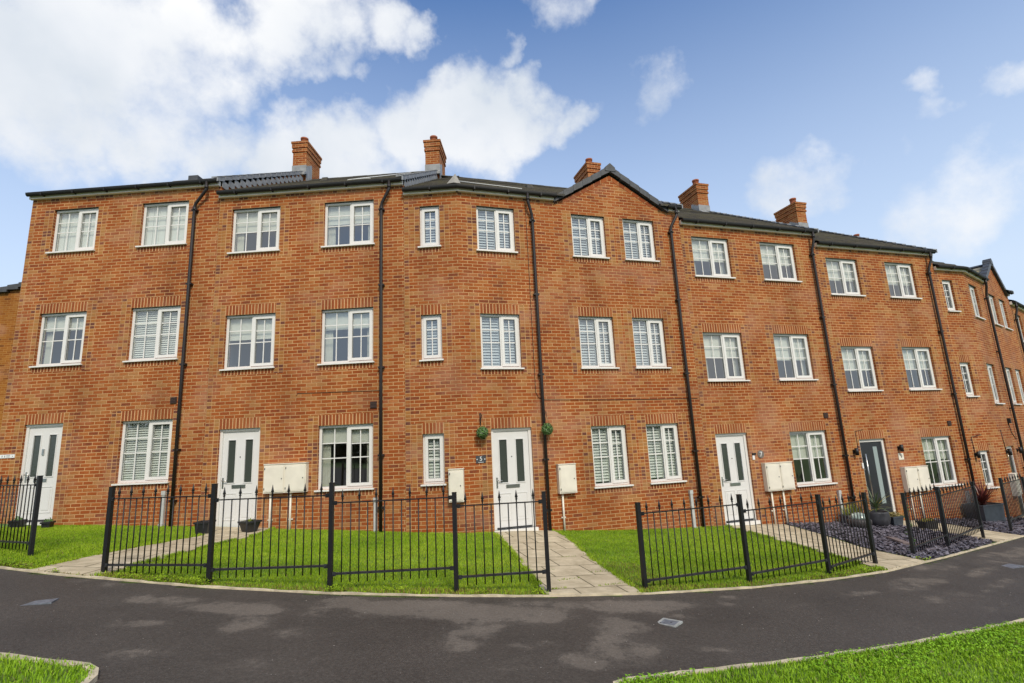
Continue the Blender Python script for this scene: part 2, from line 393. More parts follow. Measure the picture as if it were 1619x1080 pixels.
class MB:
    def __init__(s):
        s.v, s.f, s.uv, s.mi, s.sm = [], [], [], [], []
    def face(s, pts, uv=None, mi=0, smooth=False):
        b = len(s.v)
        s.v.extend([tuple(float(c) for c in p) for p in pts])
        s.f.append(tuple(range(b, b + len(pts))))
        s.uv.append([(float(a), float(c)) for a, c in uv] if uv else [(float(p[0] + p[1]), float(p[2])) for p in pts])
        s.mi.append(mi); s.sm.append(smooth)
    def box(s, fr, u0, u1, v0, v1, z0, z1, mi=0, skip=''):
        P = fr.P
        if 'f' not in skip:
            s.face([P(u0, v0, z0), P(u1, v0, z0), P(u1, v0, z1), P(u0, v0, z1)], [(u0, z0), (u1, z0), (u1, z1), (u0, z1)], mi)
        if 'b' not in skip:
            s.face([P(u1, v1, z0), P(u0, v1, z0), P(u0, v1, z1), P(u1, v1, z1)], [(u1, z0), (u0, z0), (u0, z1), (u1, z1)], mi)
        s.face([P(u0, v1, z0), P(u0, v0, z0), P(u0, v0, z1), P(u0, v1, z1)], [(v1, z0), (v0, z0), (v0, z1), (v1, z1)], mi)
        s.face([P(u1, v0, z0), P(u1, v1, z0), P(u1, v1, z1), P(u1, v0, z1)], [(v0, z0), (v1, z0), (v1, z1), (v0, z1)], mi)
        s.face([P(u0, v0, z1), P(u1, v0, z1), P(u1, v1, z1), P(u0, v1, z1)], [(u0, v0), (u1, v0), (u1, v1), (u0, v1)], mi)
        s.face([P(u0, v1, z0), P(u1, v1, z0), P(u1, v0, z0), P(u0, v0, z0)], [(u0, v1), (u1, v1), (u1, v0), (u0, v0)], mi)
    def hexa(s, a, b, mi=0):
        """two quads a (front) and b (back), corner for corner"""
        s.face(a, None, mi); s.face(b[::-1], None, mi)
        for i in range(4):
            j = (i + 1) % 4
            s.face([a[j], a[i], b[i], b[j]], None, mi)
    def tube(s, pts, r, n=8, mi=0, cap=True, smooth=True):
        pts = [np.array(p, float) for p in pts]
        rs = r if isinstance(r, (list, tuple)) else [r] * len(pts)
        rings = []
        ref = None
        for i, p in enumerate(pts):
            t = (pts[min(i + 1, len(pts) - 1)] - pts[max(i - 1, 0)])
            t = t / (np.linalg.norm(t) + 1e-12)
            if ref is None or abs(ref @ t) > 0.95:
                ref = np.array([0, 0, 1.0]) if abs(t[2]) < 0.9 else np.array([1.0, 0, 0])
            a = np.cross(t, ref); a /= np.linalg.norm(a)
            bb = np.cross(t, a)
            ref = np.cross(a, t) if False else ref
            rings.append([p + rs[i] * (a * math.cos(2 * math.pi * k / n) + bb * math.sin(2 * math.pi * k / n)) for k in range(n)])
        base = len(s.v)
        for rg in rings:
            s.v.extend([tuple(float(c) for c in q) for q in rg])
        for i in range(len(rings) - 1):
            for k in range(n):
                k2 = (k + 1) % n
                s.f.append((base + i * n + k, base + (i + 1) * n + k, base + (i + 1) * n + k2, base + i * n + k2))
                s.uv.append([(0, 0)] * 4); s.mi.append(mi); s.sm.append(smooth)
        if cap:
            s.f.append(tuple(base + k for k in range(n))); s.uv.append([(0, 0)] * n); s.mi.append(mi); s.sm.append(False)
            o = base + (len(rings) - 1) * n
            s.f.append(tuple(o + k for k in reversed(range(n)))); s.uv.append([(0, 0)] * n); s.mi.append(mi); s.sm.append(False)
    def lathe(s, c, prof, n=20, mi=0):
        """prof: (radius, z) pairs about the vertical through c"""
        base = len(s.v)
        for r, z in prof:
            for k in range(n):
                a = 2 * math.pi * k / n
                s.v.append((c[0] + r * math.cos(a), c[1] + r * math.sin(a), c[2] + z))
        for i in range(len(prof) - 1):
            for k in range(n):
                k2 = (k + 1) % n
                s.f.append((base + i * n + k, base + i * n + k2, base + (i + 1) * n + k2, base + (i + 1) * n + k))
                s.uv.append([(0, 0)] * 4); s.mi.append(mi); s.sm.append(True)
        s.f.append(tuple(base + k for k in reversed(range(n)))); s.uv.append([(0, 0)] * n); s.mi.append(mi); s.sm.append(False)
        o = base + (len(prof) - 1) * n
        s.f.append(tuple(o + k for k in range(n))); s.uv.append([(0, 0)] * n); s.mi.append(mi); s.sm.append(False)
    def build(s, name, mats, parent=None, weld=False):
        me = bpy.data.meshes.new(name)
        off = ROOT.get(parent.name, (0, 0, 0)) if parent else (0, 0, 0)
        vs = [(a - off[0], b - off[1], c - off[2]) for a, b, c in s.v]
        me.from_pydata(vs, [], s.f)
        if not isinstance(mats, (list, tuple)):
            mats = [mats]
        for m in mats:
            me.materials.append(m)
        uvl = me.uv_layers.new(name='UVMap')
        flat = [c for poly in s.uv for q in poly for c in q]
        uvl.data.foreach_set('uv', flat)
        me.polygons.foreach_set('material_index', s.mi)
        me.polygons.foreach_set('use_smooth', s.sm)
        me.update()
        o = bpy.data.objects.new(name, me)
        COL.objects.link(o)
        if parent:
            o.parent = parent
            ROOT[o.name] = off
        return o

def tag(o, label=None, cat=None, group=None, kind=None):
    if label: o['label'] = label
    if cat: o['category'] = cat
    if group: o['group'] = group
    if kind: o['kind'] = kind
    return o

def empty(name, loc, label, cat, group=None):
    e = bpy.data.objects.new(name, None)
    COL.objects.link(e)
    e.location = tuple(float(c) for c in loc)
    e.empty_display_size = 0.2
    ROOT[e.name] = tuple(float(c) for c in loc)
    return tag(e, label, cat, group)

# ------------------------------------------------------------------ terrain
AX = np.array([-40, -13, -10.8, -7.4, -4, -2.4, 0, 2.5, 5, 8.3, 10, 13, 16, 22, 60], float)
AZ = np.array([1.2, .66, .555, .41, .20, .10, -.03, -.24, -.37, -.60, -.70, -.90, -1.14, -1.5, -2.2], float)
KX = np.array([-60, -14, -9, -7.05, -5.9, -3.8, -2.28, -.8, .3, 1.5, 2.97, 4.33, 5.54, 7.63, 11.49, 14, 18, 25, 60], float)
KY = np.array([24, 9.6, 8.05, 7.42, 7.12, 6.75, 6.63, 6.67, 6.77, 6.99, 7.42, 7.98, 8.6, 10.0, 12.72, 14.5, 17.3, 22.3, 48], float)
FX = np.array([-60, -11.4, -1.1, 13.99, 19, 60], float)
FY = np.array([14.3, 11.63, 11.11, 15.74, 19.5, 50], float)
def ykerb(x): return np.interp(x, KX, KY)
def yface(x): return np.interp(x, FX, FY)
def zstreet(x, y):
    return -0.05 - 0.07 * np.clip(x, -14, 22)
def gz(x, y):
    """ground height"""
    x = np.asarray(x, float); y = np.asarray(y, float)
    yk, yf = ykerb(x), yface(x)
    t = np.clip((y - yk - 0.3) / np.maximum(yf - yk - 0.3, 0.5), 0, 1)
    t = t * t * (3 - 2 * t)
    zs = zstreet(x, y)
    return zs * (1 - t) + np.interp(x, AX, AZ) * t

def grid_sheet(name, mat, x0, x1, y0, y1, nx, ny, dz, keep=None, zf=gz):
    xs = np.linspace(x0, x1, nx); ys = np.linspace(y0, y1, ny)
    X, Y = np.meshgrid(xs, ys)
    Z = zf(X, Y) + dz
    v = np.stack([X, Y, Z], -1).reshape(-1, 3)
    idx = np.arange(nx * ny).reshape(ny, nx)
    q = np.stack([idx[:-1, :-1], idx[:-1, 1:], idx[1:, 1:], idx[1:, :-1]], -1).reshape(-1, 4)
    if keep is not None:
        c = v[q].mean(1)
        q = q[keep(c[:, 0], c[:, 1])]
    me = bpy.data.meshes.new(name)
    me.from_pydata(v.tolist(), [], q.tolist())
    me.materials.append(mat)
    me.polygons.foreach_set('use_smooth', [True] * len(q))
    o = bpy.data.objects.new(name, me)
    COL.objects.link(o)
    return o

def inpoly(x, y, poly):
    x = np.asarray(x); y = np.asarray(y)
    c = np.zeros(x.shape, bool)
    n = len(poly)
    for i in range(n):
        x1, y1 = poly[i]; x2, y2 = poly[(i + 1) % n]
        cond = ((y1 > y) != (y2 > y))
        xi = (x2 - x1) * (y - y1) / (y2 - y1 + 1e-12) + x1
        c ^= cond & (x < xi)
    return c

def strip_sheet(name, mat, left, right, n, m, dz, thick=0.0):
    """surface between two polylines (same direction), following the ground"""
    def samp(pl, n):
        pl = np.array(pl, float)
        d = np.r_[0, np.cumsum(np.hypot(*np.diff(pl, axis=0).T))]
        t = np.linspace(0, d[-1], n)
        return np.stack([np.interp(t, d, pl[:, 0]), np.interp(t, d, pl[:, 1])], -1)
    A, B = samp(left, n), samp(right, n)
    mb = MB()
    pts = np.zeros((n, m, 3))
    for i in range(n):
        for j in range(m):
            p = A[i] + (B[i] - A[i]) * j / (m - 1)
            pts[i, j] = (p[0], p[1], float(gz(p[0], p[1])) + dz)
    for i in range(n - 1):
        for j in range(m - 1):
            mb.face([pts[i, j], pts[i, j + 1], pts[i + 1, j + 1], pts[i + 1, j]])
    if thick:
        dn = np.array([0, 0, -thick])
        for i in range(n - 1):
            mb.face([pts[i, 0] + dn, pts[i, 0], pts[i + 1, 0], pts[i + 1, 0] + dn])
            mb.face([pts[i, m - 1], pts[i, m - 1] + dn, pts[i + 1, m - 1] + dn, pts[i + 1, m - 1]])
        for i in (0, n - 1):
            for j in range(m - 1):
                mb.face([pts[i, j], pts[i, j] + dn, pts[i, j + 1] + dn, pts[i, j + 1]])
    return mb.build(name, mat)

# ground to the horizon
def gfar(x, y):
    z = zstreet(x, y) - 0.12
    return z
tag(grid_sheet('ground', M['earth'], -500, 500, -500, 500, 81, 81, 0, zf=gfar), 'open grass ground running to the horizon', 'ground', kind='structure')

# asphalt path / road with dry and damp areas
def asphalt_region(x, y):
    return (y < ykerb(x) + 0.02)
road = grid_sheet('asphalt_road', M['asphalt'], -16, 22, -9, 20, 381, 291, 0.0, keep=lambda x, y: asphalt_region(x, y), zf=zstreet)
tag(road, 'dark damp asphalt path with pale dry patches', 'road', kind='structure')
me = road.data
co = np.empty(len(me.vertices) * 3); me.vertices.foreach_get('co', co); co = co.reshape(-1, 3)
dry = np.full(len(co), 0.10)
# (x, y, half length, half width, turn, strength): where the surface has dried
DRY = [(-0.9, 6.15, 1.25, .30, -.05, .75), (-0.2, 6.05, .8, .28, .1, .6), (-1.9, 6.0, .5, .25, .3, .5), (-0.55, 5.35, .22, .38, -.4, .5), (-.35, 5.7, .3, .16, .5, .4),
       (-3.1, 6.0, .55, .20, -.1, .62), (-4.0, 6.25, .4, .18, 0, .55), (-3.75, 5.45, .3, .12, .2, .45), (-2.75, 5.55, .28, .22, .5, .5),
       (-2.05, 5.35, .3, .2, .4, .4), (-4.6, 6.7, .6, .16, -.1, .35), (-5.6, 6.9, .9, .16, -.2, .3), (-5.9, 5.9, .5, .12, 0, .35),
       (-3.2, 4.75, .3, .12, .1, .45), (-2.3, 4.6, .5, .14, 0, .35), (-1.4, 4.5, .4, .14, .1, .25),
       (1.0, 6.45, .75, .22, .05, .62), (1.55, 6.55, .5, .22, .25, .55), (.95, 5.75, .35, .3, .2, .55), (.85, 5.2, .35, .28, 0, .6), (.65, 4.9, .4, .2, 0, .5),
       (1.7, 5.25, .25, .10, -.4, .45), (2.0, 4.95, .3, .1, 0, .35), (1.55, 6.15, .25, .12, 0, .4), (2.4, 6.9, .5, .12, .3, .35),
       (5.6, 8.0, .9, .22, .6, .5), (6.5, 8.9, 1.2, .25, .7, .45), (5.3, 7.2, .7, .14, .5, .4), (8.5, 10.0, 1.4, .3, .65, .4), (5.6, 6.8, .5, .08, .6, .35),
       (4.3, 7.3, .6, .10, .4, .42), (6.6, 7.9, .9, .10, .65, .42), (7.3, 8.9, .8, .13, .7, .5), (9.4, 10.6, 1.2, .2, .65, .5), (7.6, 8.2, .6, .08, .6, .4), (3.2, 6.7, .5, .10, .3, .35),
       (2.7, 5.9, .5, .09, .2, .3), (.1, 5.2, .35, .12, .1, .4), (-.1, 4.7, .3, .1, .2, .4), (.3, 6.5, .5, .14, .05, .45), (-1.7, 6.35, .6, .14, -.05, .6), (-2.4, 6.25, .5, .12, 0, .45), (2.1, 6.6, .45, .12, .25, .45)]
for x, y, a, b, th, s in DRY:
    dx, dy = co[:, 0] - x, co[:, 1] - y
    u = (dx * math.cos(th) + dy * math.sin(th)) / a
    v = (-dx * math.sin(th) + dy * math.cos(th)) / b
    dry = np.maximum(dry, s * np.clip(1.25 - (u * u + v * v) * 0.55, 0, 1))
at = me.attributes.new('dry', 'FLOAT', 'POINT')
at.data.foreach_set('value', dry.astype(np.float32))

# lawns, paths, slate beds between the kerb edging and the houses
lawn = grid_sheet('front_lawn', M['turf'], -16, 24, 6.0, 23, 201, 120, 0.0,
                  keep=lambda x, y: (y > ykerb(x) - 0.02) & (y < yface(x) + 0.5))
tag(lawn, 'mown front lawn between the path edging and the houses', 'lawn', kind='structure')

PB_L = [(-6.50, 7.30), (-6.33, 8.62), (-5.98, 10.28), (-6.42, 10.9), (-6.42, 11.37)]
PB_R = [(-5.46, 7.08), (-5.23, 9.3), (-5.02, 10.56), (-5.05, 11.0), (-5.1, 11.31)]
PC_L = [(.27, 6.80), (-.10, 8.9), (-.50, 11.0), (-.52, 11.28)]
PC_R = [(1.46, 6.99), (1.14, 8.7), (.90, 10.9), (.66, 11.64)]
PD_L = [(5.60, 8.68), (5.2, 10.76), (4.84, 12.6), (4.82, 12.92)]
PD_R = [(6.80, 9.46), (6.44, 10.54), (6.46, 12.0), (6.36, 13.39)]
PE_L = [(10.0, 11.72), (9.72, 12.6), (9.25, 13.7), (9.12, 14.24)]
PE_R = [(11.45, 12.72), (10.9, 14.0), (10.5, 14.4), (10.35, 14.62)]
PF_L = [(14.6, 14.98), (14.5, 15.6), (14.45, 16.05)]
PF_R = [(15.8, 15.78), (15.6, 16.3), (15.5, 16.85)]
PATHS = [(PB_L, PB_R, .05), (PC_L, PC_R, -.30), (PD_L, PD_R, -.30), (PE_L, PE_R, -.30), (PF_L, PF_R, -.64)]
PATHNAMES = ['pale slab path to the front door of the second house from the left',
             'pale slab path with weedy joints leading to the white door numbered 5',
             'pale slab path to the white door beside the twin meter box and slate bed',
             'pale slab path to the charcoal door of the house numbered 9',
             'short slab path to the far right house']
PATHPOLY = []
for i, (a, b, rot) in enumerate(PATHS):
    p = strip_sheet('garden_path', paving('paving_slabs', rot), a, b, 24, 8, 0.022, thick=0.06)
    tag(p, PATHNAMES[i], 'path', kind='structure')
    PATHPOLY.append(a + b[::-1])

SL1 = [(6.83, 9.5), (6.47, 10.54), (6.49, 12.0), (6.40, 13.37), (9.08, 14.2), (9.22, 13.7), (9.69, 12.6), (9.97, 11.72), (8.0, 10.32)]
SL2 = [(11.5, 12.75), (10.95, 14.0), (10.55, 14.4), (10.4, 14.63), (13.9, 15.7), (14.4, 16.0), (14.45, 15.6), (14.55, 14.95)]
def poly_sheet(name, mat, poly, dz):
    x0, y0 = np.min(poly, 0); x1, y1 = np.max(poly, 0)
    return grid_sheet(name, mat, x0, x1, y0, y1, 60, 60, dz, keep=lambda x, y: inpoly(x, y, poly))
tag(poly_sheet('slate_bed', M['slatebase'], SL1, 0.012), 'earth under the purple slate chippings', 'slate bed', kind='structure')
tag(poly_sheet('slate_bed', M['slatebase'], SL2, 0.012), 'earth under the purple slate chippings at the far house', 'slate bed', kind='structure')

# concrete edging along the asphalt
def edging(name, pts, w=0.04, h=0.018, label=''):
    pts = np.array(pts, float)
    d = np.r_[0, np.cumsum(np.hypot(*np.diff(pts, axis=0).T))]
    n = max(2, int(d[-1] / 0.15))
    t = np.linspace(0, d[-1], n)
    P = np.stack([np.interp(t, d, pts[:, 0]), np.interp(t, d, pts[:, 1])], -1)
    T = np.gradient(P, axis=0); T /= np.linalg.norm(T, axis=1)[:, None]
    Nn = np.stack([-T[:, 1], T[:, 0]], -1)
    mb = MB()
    def sec(i):
        z = float(zstreet(P[i, 0], P[i, 1]))
        j = 0.004 * math.sin(i * 1.7) + 0.003 * math.sin(i * 0.61)
        a = P[i] - Nn[i] * w / 2; b = P[i] + Nn[i] * w / 2
        return [np.array([a[0], a[1], z - .05]), np.array([a[0], a[1], z + h + j]), np.array([b[0], b[1], z + h + j]), np.array([b[0], b[1], z - .05])]
    S = [sec(i) for i in range(n)]
    for i in range(n - 1):
        for k in range(3):
            mb.face([S[i][k], S[i + 1][k], S[i + 1][k + 1], S[i][k + 1]])
    mb.face(S[0]); mb.face(S[-1][::-1])
    o = mb.build(name, M['concrete'])
    return tag(o, label, 'kerb', kind='structure')
xs = np.linspace(-13, 18, 220)
edging('kerb_edging', np.stack([xs, ykerb(xs)], -1), label='pale concrete edging between the front gardens and the asphalt')
VR = [(.64, 3.2), (.64, 4.1), (.655, 4.40), (.73, 4.475), (1.34, 4.65), (1.94, 4.85), (2.58, 5.05), (3.31, 5.32), (4.17, 5.68), (5.44, 6.26), (8, 7.7), (12, 10.3), (18, 14.6)]
VL = [(-14, 7.2), (-8, 5.35), (-4.22, 4.57), (-3.34, 4.42), (-3.18, 4.2), (-3.0, 3.2)]
edging('kerb_edging', VR, w=0.05, h=0.03, label='pale edging round the right foreground grass verge')
edging('kerb_edging', VL, w=0.06, h=0.035, label='pale edging round the left foreground grass verge')
VRP = VR[::-1] + [(.64, 1.2), (22, 1.2)]
VLP = VL + [(-3.0, 2.0), (-14, 2.0)]
for poly, lab in ((VRP, 'turf of the right foreground verge'), (VLP, 'turf of the left foreground verge')):
    x0, y0 = np.min(poly, 0); x1, y1 = np.max(poly, 0)
    o = grid_sheet('grass_verge', M['turf'], x0, x1, y0, y1, 160, 110, 0.02, keep=lambda x, y, poly=poly: inpoly(x, y, poly), zf=zstreet)
    tag(o, lab, 'verge', kind='structure')

# grass blades -------------------------------------------------------
def blades(name, P, Z, H, W, C, lean=0.5):
    n = len(P)
    a = rng.uniform(0, 2 * np.pi, n)
    l = rng.uniform(0.1, lean, n) * H
    la = rng.uniform(0, 2 * np.pi, n)
    dx, dy = np.cos(a) * W / 2, np.sin(a) * W / 2
    lx, ly = np.cos(la) * l, np.sin(la) * l
    v = np.zeros((n, 5, 3))
    v[:, 0] = np.stack([P[:, 0] - dx, P[:, 1] - dy, Z - 0.004], -1)
    v[:, 1] = np.stack([P[:, 0] + dx, P[:, 1] + dy, Z - 0.004], -1)
    v[:, 2] = np.stack([P[:, 0] + dx * .8 + lx * .35, P[:, 1] + dy * .8 + ly * .35, Z + H * .6], -1)
    v[:, 3] = np.stack([P[:, 0] - dx * .8 + lx * .35, P[:, 1] - dy * .8 + ly * .35, Z + H * .6], -1)
    v[:, 4] = np.stack([P[:, 0] + lx, P[:, 1] + ly, Z + H * (1 - 0.25 * (l / H))], -1)
    b = (np.arange(n) * 5)[:, None]
    quads = b + np.array([[0, 1, 2, 3]])
    tris = b + np.array([[3, 2, 4]])
    me = bpy.data.meshes.new(name)
    me.vertices.add(n * 5); me.vertices.foreach_set('co', v.reshape(-1))
    loops = np.concatenate([quads, tris], 1).reshape(-1)
    me.loops.add(len(loops)); me.loops.foreach_set('vertex_index', loops.astype(np.int32))
    starts = np.empty(n * 2, np.int32); starts[0::2] = np.arange(n) * 7; starts[1::2] = np.arange(n) * 7 + 4
    me.polygons.add(n * 2); me.polygons.foreach_set('loop_start', starts)
    me.update(calc_edges=True)
    col = me.color_attributes.new('tint', 'FLOAT_COLOR', 'POINT')
    cc = np.ones((n, 5, 4)); cc[:, :, :3] = C[:, None, :]
    col.data.foreach_set('color', cc.reshape(-1).astype(np.float32))
    me.materials.append(M['blade'])
    o = bpy.data.objects.new(name, me); COL.objects.link(o)
    return o

def vnoise(x, y, s, seed):
    r = np.random.default_rng(seed)
    k = r.normal(0, s, (7, 2)); ph = r.uniform(0, 6.28, 7)
    return sum(np.sin(k[i, 0] * x + k[i, 1] * y + ph[i]) for i in range(7)) / 4.0

def grass_cols(n, x, y, seed):
    t = np.clip(0.55 + 0.26 * vnoise(x, y, 2.2, seed) + 0.16 * vnoise(x, y, 9, seed + 1) + rng.normal(0, .17, n), 0, 1)[:, None]
    lo = np.array([.110, .205, .008]); mid = np.array([.225, .350, .010]); hi = np.array([.320, .425, .026])
    C = np.where(t < .5, lo + (mid - lo) * t * 2, mid + (hi - mid) * (t - .5) * 2)
    dead = rng.random(n) < 0.035
    C[dead] = np.array([.24, .20, .07])
    return C

EXCL = PATHPOLY + [SL1, SL2]
def lawn_pts(n, x0, x1):
    x = rng.uniform(x0, x1, n)
    yk, yf = ykerb(x) + .03, yface(x)
    y = yk + (yf - yk) * rng.uniform(0, 1, n)
    keep = np.ones(n, bool)
    for p in EXCL:
        keep &= ~inpoly(x, y, p)
    return x[keep], y[keep]
x, y = lawn_pts(330000, -11.5, 7.0)
kd = y - ykerb(x)
H = rng.uniform(.014, .038, len(x)) * (1 + .25 * vnoise(x, y, 3, 5))
H *= np.where(kd < .22, rng.uniform(.8, 1.7, len(x)), 1)
C = grass_cols(len(x), x, y, 11)
dry_edge = (kd < .24 + .10 * vnoise(x, y, 5, 4)) & (rng.random(len(x)) < .45)
C[dry_edge] = np.array([.20, .155, .040]) * rng.uniform(.6, 1.25, (dry_edge.sum(), 1))
worn = (np.hypot((x - 1.45) / .55, (y - 7.9) / .9) < 1) & (rng.random(len(x)) < .4)
C[worn] = np.array([.20, .19, .04])
o = blades('lawn_grass', np.stack([x, y], -1), gz(x, y), H, .0075, C)
tag(o, 'bright green mown grass of the front lawns', 'grass', kind='stuff')

# weeds in the slab joints and along lawn edges of the paths
ex, ey = [], []
for a, b, _ in PATHS[:3]:
    for pl in ((a, b) if a is not PD_L else (a,)):
        pl = np.array(pl)
        d = np.r_[0, np.cumsum(np.hypot(*np.diff(pl, axis=0).T))]
        t = rng.uniform(0, d[-1], 2600)
        ex.append(np.interp(t, d, pl[:, 0]) + rng.normal(0, .022, 2600)); ey.append(np.interp(t, d, pl[:, 1]) + rng.normal(0, .022, 2600))
ex, ey = np.concatenate(ex), np.concatenate(ey)
ok = vnoise(ex, ey, 6, 21) > -.35
ex, ey = ex[ok], ey[ok]
o = blades('edge_grass', np.stack([ex, ey], -1), gz(ex, ey) + .015, rng.uniform(.02, .06, len(ex)), .008, grass_cols(len(ex), ex, ey, 31), lean=1.2)
tag(o, 'ragged grass overhanging the edges of the slab paths', 'grass', kind='stuff')
for (cx, cy, n, r) in [(.62, 7.55, 160, .10), (1.2, 7.35, 220, .16), (.42, 7.05, 160, .10), (.75, 9.0, 90, .09), (-.1, 10.5, 90, .12), (.35, 8.0, 90, .07)]:
    pass
tx, ty = [], []
for (cx, cy, n, r) in [(.62, 7.55, 40, .16), (1.2, 7.35, 60, .22), (.42, 7.05, 50, .13), (.75, 9.0, 20, .12), (.35, 8.0, 25, .10), (1.05, 8.0, 25, .12)]:
    a = rng.uniform(-1, 1, n)
    tx.append(cx + a * r + rng.normal(0, .012, n)); ty.append(cy + a * r * .5 + rng.normal(0, .012, n))
tx, ty = np.concatenate(tx), np.concatenate(ty)
o = blades('joint_weeds', np.stack([tx, ty], -1), gz(tx, ty) + .022, rng.uniform(.008, .03, len(tx)), .007, grass_cols(len(tx), tx, ty, 41) * .8, lean=1.2)
tag(o, 'little weeds growing in the joints of the paving slabs', 'weeds', kind='stuff')

# foreground verges, longer grass with clover
def verge_pts(poly, n, x0, x1, y0, y1):
    x = rng.uniform(x0, x1, n); y = rng.uniform(y0, y1, n)
    k = inpoly(x, y, poly)
    return x[k], y[k]
xr, yr = verge_pts(VRP, 210000, .2, 9.5, 2.6, 8.6)
k = yr > VRP[0][1] * 0 + np.interp(xr, [p[0] for p in VR], [p[1] for p in VR]) - 1.9
k &= yr < np.interp(xr, [p[0] for p in VR], [p[1] for p in VR]) - .035
xr, yr = xr[k], yr[k]
xl, yl = verge_pts(VLP, 40000, -7.5, -3.0, 2.8, 5.5)
x, y = np.concatenate([xr, xl]), np.concatenate([yr, yl])
H = rng.uniform(.022, .055, len(x)) * (1 + .35 * vnoise(x, y, 2.5, 8))
o = blades('verge_grass', np.stack([x, y], -1), zstreet(x, y) + .02, np.clip(H, .015, .09), .008, grass_cols(len(x), x, y, 51) * np.array([.92, 1.05, 1.0]), lean=.9)
tag(o, 'longer lush grass of the foreground verges', 'grass', kind='stuff')
# clover and dandelion leaves tumbling over the edging
def leaflets(name, X, Y, Z, S, C, mat, tilt=.6):
    n = len(X)
    a = rng.uniform(0, 2 * np.pi, n); t = rng.uniform(-tilt, tilt, n); t2 = rng.uniform(-tilt, tilt, n)
    v = np.zeros((n, 4, 3))
    for k, (p, q) in enumerate(((-1, 0), (0, -.55), (1, 0), (0, .55))):
        lx, ly = p * S, q * S
        v[:, k] = np.stack([X + lx * np.cos(a) - ly * np.sin(a), Y + lx * np.sin(a) + ly * np.cos(a), Z + p * S * t + q * S * t2], -1)
    me = bpy.data.meshes.new(name)
    me.vertices.add(n * 4); me.vertices.foreach_set('co', v.reshape(-1))
    me.loops.add(n * 4); me.loops.foreach_set('vertex_index', np.arange(n * 4, dtype=np.int32))
    me.polygons.add(n); me.polygons.foreach_set('loop_start', np.arange(n, dtype=np.int32) * 4)
    me.update(calc_edges=True)
    col = me.color_attributes.new('tint', 'FLOAT_COLOR', 'POINT')
    cc = np.ones((n, 4, 4)); cc[:, :, :3] = C[:, None, :]
    col.data.foreach_set('color', cc.reshape(-1).astype(np.float32))
    me.materials.append(mat)
    o = bpy.data.objects.new(name, me); COL.objects.link(o)
    return o
vx = rng.uniform(.6, 8, 15000)
vy = np.interp(vx, [p[0] for p in VR], [p[1] for p in VR]) - np.abs(rng.normal(0, .55, len(vx))) - .01
okc = vnoise(vx, vy, 2.2, 61) > .05
vx, vy = vx[okc], vy[okc]
o = leaflets('clover_patch', vx, vy, zstreet(vx, vy) + rng.uniform(.025, .07, len(vx)), rng.uniform(.007, .016, len(vx)), grass_cols(len(vx), vx, vy, 71) * np.array([.9, 1.15, 1.2]), M['blade'])
tag(o, 'clover and broad weeds spilling over the verge edging', 'clover', kind='stuff')
# weeds at the foot of the lawn edge by the railings
wx = rng.uniform(-8, 7, 9000)
wy = ykerb(wx) + np.abs(rng.normal(.08, .08, len(wx)))
okw = (vnoise(wx, wy, 4, 77) > .25)
for p in EXCL: okw &= ~inpoly(wx, wy, p)
wx, wy = wx[okw], wy[okw]
o = leaflets('edge_weeds', wx, wy, gz(wx, wy) + rng.uniform(.02, .07, len(wx)), rng.uniform(.008, .02, len(wx)), grass_cols(len(wx), wx, wy, 81) * .9, M['blade'])
tag(o, 'small broad weeds along the lawn edge under the railings', 'weeds', kind='stuff')
# slate chippings
def chips(name, poly, n):
    x0, y0 = np.min(poly, 0); x1, y1 = np.max(poly, 0)
    x = rng.uniform(x0, x1, n); y = rng.uniform(y0, y1, n)
    k = inpoly(x, y, poly); x, y = x[k], y[k]
    t = rng.random(len(x))[:, None]
    C = np.array([.056, .050, .063]) * (1 - t) + np.array([.21, .195, .23]) * t
    return leaflets(name, x, y, gz(x, y) + rng.uniform(.018, .055, len(x)), rng.uniform(.018, .055, len(x)), C, M['slate'], tilt=.55)
tag(chips('slate_chippings', SL1, 15000), 'purple grey slate chippings in front of the charcoal door', 'slate chippings', kind='stuff')
tag(chips('slate_chippings', SL2, 9000), 'purple grey slate chippings at the far right house', 'slate chippings', kind='stuff')
# grit on the asphalt
gxr = rng.uniform(-6, 8, 900); gyr = rng.uniform(4.4, 9, 900)
okg = gyr < ykerb(gxr) - .05
for p in (VRP, VLP): okg &= ~inpoly(gxr, gyr, p)
gxr, gyr = gxr[okg], gyr[okg]
o = leaflets('grit', gxr, gyr, zstreet(gxr, gyr) + .006, rng.uniform(.003, .009, len(gxr)), np.array([.36, .33, .29]) * rng.uniform(.4, 1.3, (len(gxr), 1)), M['slate'], tilt=.3)
tag(o, 'scattered pale grit on the asphalt', 'grit', kind='stuff')
# ------------------------------------------------------------------ building parts
def rect_special(lst, u0, u1, z0, z1, mi):
    lst.append((u0, u1, z0, z1, mi))

